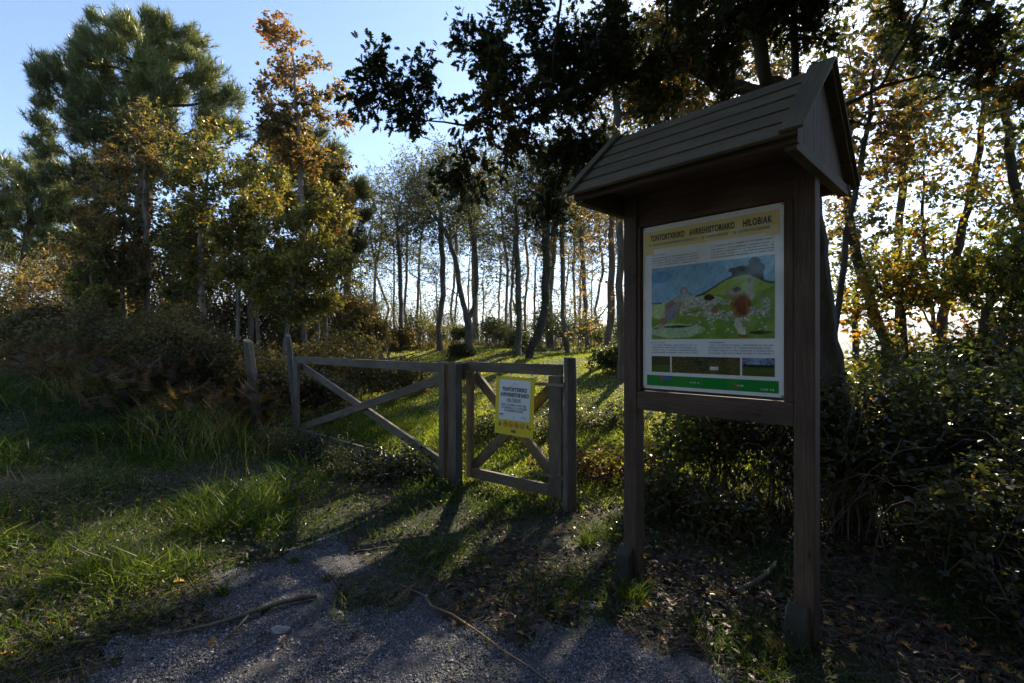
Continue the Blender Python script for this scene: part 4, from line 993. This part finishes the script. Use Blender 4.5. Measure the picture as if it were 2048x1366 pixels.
def oak(label, Y, pts, crown, rb, n, seed, mat='oak_orange', natt=800, ls=.095, group=W_G, limbs=(), name="young_oak", bark='pale_bark', **k):
    return tree(name, label, "tree", T(Y, *pts), Bs(Y, *crown), rb, M[bark], M[mat], n, ls, natt=int(natt*1.5), clump=26, step=.2, kill=.3, seed=seed, rt=.005, thr=.02, e=1.8,
                spread=.11, up=.45, tvar=.42, group=group, limbs=limbs, tmpl=DIA, cr=.17, **k)
oak("tallest young oak with a bare pale stem and an orange spire against the sky", 13, [(608,700),(610,560),(606,400),(597,260),(588,150),(578,50)],
    [(575,45,16),(558,80,18),(592,85,18),(530,70,12),(560,135,30),(610,140,26),(650,115,14),(560,190,38),(620,185,32),(685,180,16),(665,190,16),(520,195,14),(560,250,38),(610,250,42),(690,240,18),(660,240,20),(590,310,40),(540,300,24),(640,330,28)], 0.072, 7500, 81, natt=1100, ls=.105, cap=5000)
oak("orange and olive young oak standing in front of the tall pine", 13.5, [(300,700),(295,580),(290,420),(290,280)],
    [(285,225,38),(250,270,50),(330,270,50),(300,340,65),(220,350,60),(180,410,50),(240,430,60),(330,430,60),(150,380,22),(380,300,40)], 0.079, 8500, 82, mat='rust_leaf')
oak("broad olive-brown young oak at the middle of the left wood", 12.6, [(410,705),(405,600),(400,480),(415,350)],
    [(430,290,45),(465,260,24),(400,350,60),(470,360,55),(430,430,70),(350,480,65),(490,470,60),(510,400,40),(420,540,60),(340,560,50)], 0.079, 9500, 83, mat='olive_leaf')
oak("olive young oak filling the gap behind the feathery tree", 14.6, [(500,700),(502,580),(505,460)],
    [(480,330,50),(530,400,55),(500,470,60),(450,530,55),(555,480,50),(540,330,35),(560,560,50)], .08, 6500, 180, mat='olive_leaf')
oak("brown young oak with a dark crown directly in front of the tall pine's trunk", 14.2, [(250,700),(248,580),(245,470)],
    [(240,400,55),(200,470,55),(270,500,58),(330,470,55),(290,420,50),(340,540,50),(200,560,50)], .08, 6500, 181, mat='rust_leaf')
oak("low orange-brown young oak left of the tall pine's trunk", 13, [(215,700),(212,620),(205,520)],
    [(200,450,50),(150,470,40),(240,500,50),(180,520,45),(130,430,22),(280,560,45),(170,580,40)], 0.058, 7000, 84, mat='rust_leaf', natt=600)
oak("red-tinged slim oak right of the tallest one, leaning over the gap to the grove", 13.5, [(650,700),(655,600),(665,480),(680,380)],
    [(680,330,26),(700,350,20),(670,380,34),(640,400,34),(700,420,20),(660,450,36)], 0.050, 4500, 85, mat='rust_leaf', natt=420)
oak("yellow-green feathery tree low at the right end of the left wood", 11.8, [(565,705),(575,620),(600,520),(620,450)],
    [(560,460,45),(620,450,48),(670,440,32),(540,530,50),(610,530,55),(680,520,40),(520,590,40),(600,600,48),(670,600,42),(640,390,26),(710,560,22)], 0.050, 12000, 86, mat='willow_leaf', ls=.085, name="feathery_tree", group=None, tone0=.4)
oak("bare pale many-stemmed bush tree at the left edge with hardly any leaves", 13.5, [(128,700),(130,640),(128,590)],
    [(90,560,45),(150,560,40),(120,510,40),(40,570,40),(190,590,30)], 0.043, 900, 87, mat='thicket_leaf', natt=500, name="bare_bush_tree", group=None,
    limbs=[T(13.5, (128,690), (110,640), (75,590)), T(13.5, (128,690), (150,640), (165,590)), T(13.5, (128,695), (138,640), (140,580))])
for i, (px, Y, top, lb) in enumerate([(470,12.2,420,"thin pale sapling between the broad oak and the feathery tree"), (355,12.8,460,"thin pale sapling just right of the tall pine's trunk"), (520,12.6,440,"crooked thin sapling left of the feathery tree"), (390,14.5,430,"darker sapling behind the broad olive-brown oak"), (185,12.6,520,"spindly sapling near the bare pale bush tree"), (640,12.8,430,"whippy sapling beside the red-tinged oak")]):
    oak(lb, Y, [(px,705),(px+rng.normal(0,8),600),(px+rng.normal(0,14),520),(px+rng.normal(0,20),top)], [(px,top,34),(px-25,top+60,34),(px+28,top+90,36),(px,top+140,34)], .045, 3800, 90+i, mat='olive_leaf', natt=260, name="sapling", group="saplings in the left wood")
for i, (px, py, r_, Y, lb) in enumerate([(-40,600,110,17,"tangled brown thicket at the far left edge under the dark pine"), (110,580,90,17.5,"brown thicket behind the bare pale bush tree"), (240,570,90,16.5,"dim brown thicket around the tall pine's foot"),
        (380,560,95,17,"dim thicket behind the broad olive-brown oak"), (500,570,95,16,"brownish thicket behind the crooked sapling"), (620,580,90,16.5,"thicket behind the feathery tree"), (715,640,48,17.5,"low thicket at the wood's right end beside the grove")]):
    c_ = P(px, py, Y); rr_ = r_/980*Y; g0 = float(gz(c_[0], c_[1]))
    bl_ = [(c_, rr_), (np.array([c_[0]-rr_*.6, c_[1], (c_[2]+g0)/2]), rr_*.9), (np.array([c_[0]+rr_*.6, c_[1]+.3, (c_[2]+g0)/2]), rr_*.9), (np.array([c_[0], c_[1]-.3, g0+rr_*.4]), rr_)]
    shrub("thicket", lb, "thicket", bl_, 12000, .09, 'thicket_leaf', 110+i, DIA, nstem=110, stem_r=.017, stem_mat='pale_bark', arch=.2, group="thickets in the left wood", tone0=.45)

# right hand trees seen against the light
R_G = "thin-crowned trees against the bright sky at right"
def rt(label, Y, pts, crown, rb, n, seed, mat='birch_leaf', natt=900, ls=.075, limbs=(), bark='oak_bark', name="backlit_tree", **k):
    return tree(name, label, "tree", T(Y, *pts), Bs(Y, *crown), rb, M[bark], M[mat], n, ls, natt=int(natt*1.5), clump=15, step=.17, kill=.27, seed=seed, rt=.004, thr=.014,
                spread=.13, up=.4, tvar=.38, group=R_G, limbs=limbs, tmpl=OVA, cr=.3, e=1.8, **k)
rt("leaning dark tree rising from the brambles just right of the notice board", 8, [(1785,740),(1772,690),(1745,620),(1715,520),(1698,430),(1690,330),(1700,200)],
   [(1690,300,55),(1740,220,65),(1700,120,65),(1780,330,55),(1760,430,50),(1690,450,45),(1740,540,45),(1800,120,60),(1820,230,50)], 0.086, 3410, 121, mat='rust_leaf', ivy=250)
rt("wide-forked tree at right, a heavy limb bending left from a double trunk", 8.5, [(1872,740),(1880,680),(1886,630),(1905,540),(1935,420),(1960,300),(1968,180)],
   [(1850,420,60),(1900,330,65),(1960,260,70),(1980,400,60),(1840,520,55),(1930,500,60),(2000,500,50),(1880,200,60),(1960,120,60),(1780,500,35),(1830,590,28),(1960,580,35)], 0.094, 3720, 122,
   limbs=[T(8.5, (1874,720), (1866,660), (1845,625), (1815,585), (1803,530), (1800,450)), T(8.5, (1868,650), (1862,590), (1850,520), (1845,430), (1850,330)), T(8.5, (1884,640), (1890,560), (1885,470))])
rt("tree at the right edge whose stem climbs into the top corner", 7, [(2105,760),(2090,600),(2050,450),(2020,330),(2005,200)],
   [(2010,330,60),(2070,300,60),(1990,200,60),(2060,180,60),(2080,430,55),(2010,440,45),(2000,90,60),(2100,80,60),(2040,550,45),(2090,590,35)], 0.072, 3410, 123, mat='olive_leaf')
rt("slender many-stemmed tree right behind the notice board's right post", 6.8, [(1668,760),(1672,640),(1690,500),(1720,330),(1745,180)],
   [(1740,150,45),(1700,240,40),(1780,250,50),(1720,350,40),(1670,420,35),(1810,330,40),(1790,80,50),(1690,560,30)], 0.040, 2790, 124, mat='rust_leaf', ls=.07)
rt("distant small tree low between the leaning tree and the forked one", 11, [(1712,720),(1710,640),(1716,560)], [(1710,520,35),(1740,560,30),(1690,590,28),(1725,610,20)], .07, 1612, 125)
rt("orange-leaved tree filling the gap above the notice board's roof", 9.5, [(1440,760),(1435,500),(1440,280),(1450,120),(1460,20)],
   [(1300,590,45),(1370,620,50),(1290,430,45),(1350,400,60),(1420,420,60),(1500,380,60),(1330,520,50),(1440,520,55),(1440,200,65),(1500,120,65),(1380,150,65),(1380,260,50),(1520,40,60),(1440,40,65),(1330,60,60),(1560,130,40)], 0.094, 13000, 126, mat='oak_orange', ls=.075)  # low crown hidden behind the board is added to shade board and gravel
rt("thin tree with yellow leaves left of the board's roof peak, behind the oak limb", 11, [(1330,760),(1325,500),(1318,250),(1310,120)],
   [(1310,180,60),(1270,240,50),(1350,250,50),(1320,90,60),(1260,330,45),(1300,380,30)], 0.079, 7500, 127, mat='olive_leaf', ls=.075)
rt("young tree with small yellow leaves far right, low beside the forked tree", 9.5, [(1990,740),(1985,660),(1975,580)], [(1970,540,40),(2010,570,40),(1950,600,35),(2030,620,25),(1985,480,30)], .06, 1984, 128)

rt("bushy young tree with backlit yellow-green leaves between the leaning tree and the forked one", 7.4, [(1810,760),(1808,680),(1800,600)], [(1800,550,45),(1760,600,35),(1850,590,38),(1720,630,28),(1830,490,35)], .05, 3410, 129, ls=.065)
rt("bushy young tree with backlit yellow-green leaves at the right edge below the forked tree", 6.6, [(1960,770),(1962,700),(1975,620)], [(1960,600,32),(2010,560,45),(2060,600,45),(1930,540,36),(2060,520,45)], .05, 4030, 130, ls=.065)
rt("wispy birch-like tree high between the board's roof and the forked tree", 10, [(1800,740),(1795,500),(1810,300),(1830,120)], [(1830,180,60),(1790,100,60),(1860,60,60),(1760,30,60),(1850,260,50),(1800,340,45),(1920,180,50),(1930,40,55)], .07, 6000, 139, ls=.055, mat='olive_leaf')
# far scrub beyond the crest
r = np.random.default_rng(400); mb = MB(); pos = []
for i in range(230):
    y_ = r.uniform(24, 36); x_ = r.uniform(-.36, .30)*y_; g_ = float(gz(x_, y_)); h_ = r.uniform(1.2, 3.2)+max(0, .8-g_)*.9
    a_ = np.array([x_, y_, g_]); tl = r.normal(0, .18, 2)
    pts = [a_+np.array([tl[0]*t*h_, tl[1]*t*h_, t*h_])+r.normal(0, .03, 3) for t in np.linspace(0, 1, 5)]
    mb.tube(pts, np.linspace(.03, .006, 5), 4, cap=False)
    for k in range(9):
        t = r.uniform(.3, 1); b_ = a_+np.array([tl[0]*t*h_, tl[1]*t*h_, t*h_]); d_ = r.normal(0, .35, 3); d_[2] = abs(d_[2])+.15
        mb.tube([b_, b_+d_*.6, b_+d_+np.array([0, 0, .12])], [.009, .006, .003], 3, cap=False); pos += [b_+d_*u for u in r.uniform(.3, 1.1, 16)]
sc_ = mb.build("scrub", M['pale_bark'], None, smooth=True); tag(sc_, "thin pale scrub of saplings crowded beyond the grassy crest", "scrub", kind='stuff')
pos = np.array(pos)+r.normal(0, .08, (len(pos), 3)); tag(leaves("scrub_leaves", DIA, pos, .085, M['grove_leaf'], None, seed=401), "sparse small leaves of the scrub beyond the crest", "leaves", kind='stuff')

# ------------------------------------------------------------------ bushes
def bush(label, pts, n, size=.06, mat='bramble_leaf', seed=1, name="bramble_bush", cat="bush", **k):
    bl_ = [(np.array([x_, y_, float(gz(x_, y_))+h_]), r_) for x_, y_, h_, r_ in pts]
    return shrub(name, label, cat, bl_, n, size, mat, seed, **k)
RB = "brambles along the right side"
bush("dark bramble bush just right of the oak's foot, glossy leaves catching the light", [(2.75,4.1,.45,.65),(3.2,4.3,.6,.65),(2.6,4.6,.6,.7)], 7000, .055, seed=131, group=RB, nstem=130)
bush("large green bramble at the right edge, in front of the forked tree", [(4.0,4.6,.35,.8),(4.7,5.0,.35,.8),(4.4,4.2,.25,.75)], 7500, .062, 'hedge_leaf', seed=132, group=RB, tone0=.5, nstem=150)
bush("bramble bank filling the lower right corner", [(3.1,3.1,.25,.6),(3.6,3.2,.25,.65),(2.9,2.6,.05,.4),(4.1,3.5,.35,.75)], 8000, .05, seed=133, group=RB, tone0=.4, nstem=130)
bush("bramble behind the wire under the board's right half", [(1.9,5.0,.35,.6),(2.4,5.3,.5,.7),(2.6,5.9,.6,.8)], 5500, .06, 'hedge_leaf', seed=134, group=RB, nstem=80)
bush("tall bramble at the foot of the leaning tree", [(4.1,6.3,.15,.8),(5.2,6.6,.2,.8),(5.9,7.4,.25,.8)], 7500, .065, 'hedge_leaf', seed=135, group=RB, tone0=.5, nstem=150)
bush("leafy bush past the right edge of the view beside the forked tree", [(6.2,6.0,.3,.9),(7.2,7.0,.35,.95)], 10000, .07, seed=136, group=RB, tone0=.6, nstem=60)
bush("low dark bramble heap under the middle of the board", [(1.35,4.35,.1,.35),(1.75,4.0,.08,.35)], 2600, .045, 'bramble_leaf', seed=137, group=RB, nstem=30)
bush("small leafy clump at the foot of the rust-leaved tree", [(2.3,11.5,.2,.5),(2.9,11.9,.2,.6)], 3500, .08, 'grove_leaf', seed=138)
LB = "brambles on the bank behind the left fence"
bush("bramble mound right beside the leaning post, bare arching stems on top", [(-4.2,9.3,.5,.75),(-4.9,9.4,.65,.8),(-3.6,9.6,.4,.6)], 9000, .065, 'thicket_leaf', seed=141, group=LB, nstem=70)
bush("dark hollow bramble between the two leaning fence posts", [(-5.9,9.3,.5,1.0),(-6.9,9.9,.65,1.1)], 13000, .06, 'thicket_leaf', seed=142, group=LB, tone0=.25, nstem=60)
bush("dark bramble hedge section behind the tall seeding grass", [(-7.9,10.4,.35,1.05),(-9.0,11.0,.4,1.1)], 14000, .065, 'thicket_leaf', seed=143, group=LB, tone0=.3, nstem=60)
bush("bramble hedge section at the far left edge of the view", [(-10.2,11.6,.4,1.15),(-11.8,12.3,.45,1.2),(-13.6,13.2,.5,1.3)], 17000, .085, 'thicket_leaf', seed=144, group=LB)
bush("brown bramble bank behind the hinge half of the wide gate", [(-3.4,11.3,.5,.8),(-4.4,11.6,.7,.9),(-2.6,11.9,.3,.7)], 8000, .07, 'thicket_leaf', seed=145, group=LB)
bush("red-brown bramble patch on the slope left of the lawn", [(-4.6,14.0,.5,1.1),(-6.0,14.4,.6,1.2)], 7000, .08, 'rust_leaf', seed=146, group=LB)
bush("low heathery bush on the crest left of the leftmost sharp trunk", [(-5.6,19.5,.3,.9),(-4.6,20.4,.2,.7)], 5000, .09, 'thicket_leaf', seed=147, group=LB)
for i, (x_, y_, h_, r_, lb) in enumerate([(-4.0,21.5,.7,.8,"leafy sapling scrub on the crest between the leftmost and the kinked trunk"), (-.9,20.5,.6,.7,"leafy sapling scrub on the crest right of the forked tree"), (1.4,19.5,.7,.8,"leafy sapling scrub behind the curved trunk"),
        (2.6,17.5,.6,.8,"leafy sapling scrub behind the weathered post's line of trunks"), (3.6,15.5,.5,.8,"leafy sapling scrub right of the rust-leaved tree"), (.2,17.6,.25,.5,"small dark clump at the foot of the ivy-clad tree"), (-1.9,17.2,.15,.4,"small dark clump at the foot of the forked tree")]):
    bush(lb, [(x_,y_,h_,r_),(x_+r_*.9,y_+.3,h_*.6,r_*.8)], 2200, .08, 'grove_leaf', seed=251+i, nstem=60, name="scrub_bush", stem_mat='pale_bark', stem_r=.012, arch=.2, group="scrub among the grove trunks")
bush("small dark gorse bush on the crest just right of the kinked trunk", [(-2.3,23.5,.45,.8)], 3000, .08, 'grove_leaf', seed=148, name="gorse_bush")
bush("small gorse bush on the crest in the bright gap", [(-.6,24.5,.5,.9),(.3,25.2,.4,.7)], 3500, .08, 'grove_leaf', seed=149, name="gorse_bush")
for i, (x_, y_, lb) in enumerate([(-3.1,6.9,"low leafy weeds at the foot of the wide gate, hinge side"), (-1.7,5.9,"low leafy weeds at the foot of the wide gate, middle"), (-.2,7.6,"patch of ground ivy on the lawn seen through the foot gate"), (-5.4,7.6,"nettle patch between the wide gate and the seeding grass"), (1.2,7.8,"weed patch on the lawn between the foot gate and the board"), (.95,5.6,"bronze weed patch behind the wire left of the board")]):
    bush(lb, [(x_,y_,.0,.45),(x_+.5,y_-.2,.0,.4),(x_-.4,y_+.3,.02,.4)], 2600, .045, ['bramble_leaf','bramble_leaf','grove_leaf','bramble_leaf','grove_leaf','fern_leaf'][i], seed=151+i, name="weed_patch", cat="weeds", nstem=14, up=.9)
def fern(label, x_, y_, L_, n_, seed, mat='fern_leaf'):
    r = np.random.default_rng(seed); g = float(gz(x_, y_)); root = empty("bracken_fern", (x_, y_, g), label, "fern", "bracken along the left hedge")
    th = r.uniform(0, 6.28, n_); el = r.uniform(.25, 1.1, n_); d = np.stack([np.cos(th)*np.cos(el), np.sin(th)*np.cos(el), np.sin(el)], 1)
    pos = np.stack([np.full(n_, x_)+r.normal(0, .6, n_), np.full(n_, y_)+r.normal(0, .4, n_), np.full(n_, g)+r.uniform(0, .75, n_)], 1)
    nr = np.stack([-np.cos(th)*np.sin(el), -np.sin(th)*np.sin(el), np.cos(el)], 1)+r.normal(0, .2, (n_, 3)); s = L_*r.uniform(.6, 1.2, n_)
    scatter("fronds", FERN, pos, frames(nr, d), np.stack([s, s, s], 1), r.random(n_), M[mat], root)
for i, (x_, y_, lb) in enumerate([(-5.4,9.3,"rusty bracken beside the second leaning fence post"), (-7.2,10.2,"rusty bracken at the middle of the hedge"), (-9.4,11.6,"brown bracken left of the slim far fence post"), (-11.4,12.6,"dense brown bracken at the left edge of the view"), (-8.2,13.0,"golden bracken behind the hedge in the sun"), (-6.6,12.6,"golden bracken below the low orange-brown oak"), (-6.4,8.6,"dark red bracken in front of the hollow bramble"), (-8.0,9.3,"brown bracken spilling down the bank into the grass"), (-9.8,10.2,"brown bracken on the bank near the left edge of the view"), (-4.9,8.3,"bracken and dry stalks beside the gate's leaning post")]):
    fern(lb, x_, y_, .36, 260, 161+i)
def tuft(label, x_, y_, n_, h_, seed, mat='grass', tone=.5):
    r = np.random.default_rng(seed); rad = r.random(n_)**.7*h_*.45; th = r.uniform(0, 6.28, n_)
    o = blades("grass_tuft", x_+rad*np.cos(th), y_+rad*np.sin(th), h_*r.uniform(.5, 1.2, n_), np.full(n_, .007), M[mat], r, .5, tone)
    del o['kind']; tag(o, label, "grass tuft", "grass tufts at the path's edge")
for i, (px, py, n_, h_, lb) in enumerate([(1262,1200,150,.19,"bright green grass tuft in front of the board's left post"), (445,1195,90,.09,"small tuft on the gravel's left edge, nearest the fallen branch"), (655,1165,60,.07,"tiny tuft on the gravel below the shadow of the gate post"), (300,1240,70,.07,"dark tuft at the gravel's far left edge"),
        (1175,1095,120,.16,"dark grass tuft between the foot gate and the board"), (1560,1310,160,.12,"dry grass tuft against the board's right footing"), (590,1130,70,.07,"tuft with orange leaves where the verge meets the gravel")]):
    p_ = G0(px, py, 0); tuft(lb, p_[0], p_[1], n_, h_, 171+i, 'straw' if i == 5 else 'grass', .55)

# unseen wood behind the viewpoint, added to block sky light from the clearing
r = np.random.default_rng(300); n = 52000
th = r.uniform(-math.pi*1.08, .12*math.pi, n); cc = 9+r.normal(0, 1.4, n)
xx = cc*np.cos(th); yy = cc*np.sin(th)-1; zz = 11*r.random(n)**.9
ok_ = ~((yy > .6*np.abs(xx)-3) & (yy > -1.5)); xx = xx[ok_]; yy = yy[ok_]; zz = zz[ok_]; n = len(xx)
pos = np.stack([xx, yy, zz+gz(xx, yy)], 1); keep = lowf(pos, .8, 9) > -.55; pos = pos[keep]
wd = leaves("unseen_wood", OVA, pos, .34, M['grove_leaf'], None, seed=301, up=.3)
tag(wd, "unseen leafy wood behind the viewpoint, added to block sky light", "wood", kind='stuff')

q = MB(); hx = 12000
q.hexa([(-hx,-3000,-64),(hx,-3000,-64),(hx,13000,-64),(-hx,13000,-64),(-hx,-3000,470),(hx,-3000,470),(hx,13000,470),(-hx,13000,470)])
hm = bpy.data.materials.new("haze_air"); hm.use_nodes = True; t = hm.node_tree; t.nodes.remove(t.nodes["Principled BSDF"])
v = t.nodes.new("ShaderNodeVolumePrincipled"); v.inputs['Color'].default_value = (.86,.91,1,1); v.inputs['Density'].default_value = .00012; v.inputs['Anisotropy'].default_value = .3
t.links.new(v.outputs[0], t.nodes["Material Output"].inputs['Volume'])
tag(q.build("haze", hm), "pale blue haze over the valley", "haze", kind='stuff')
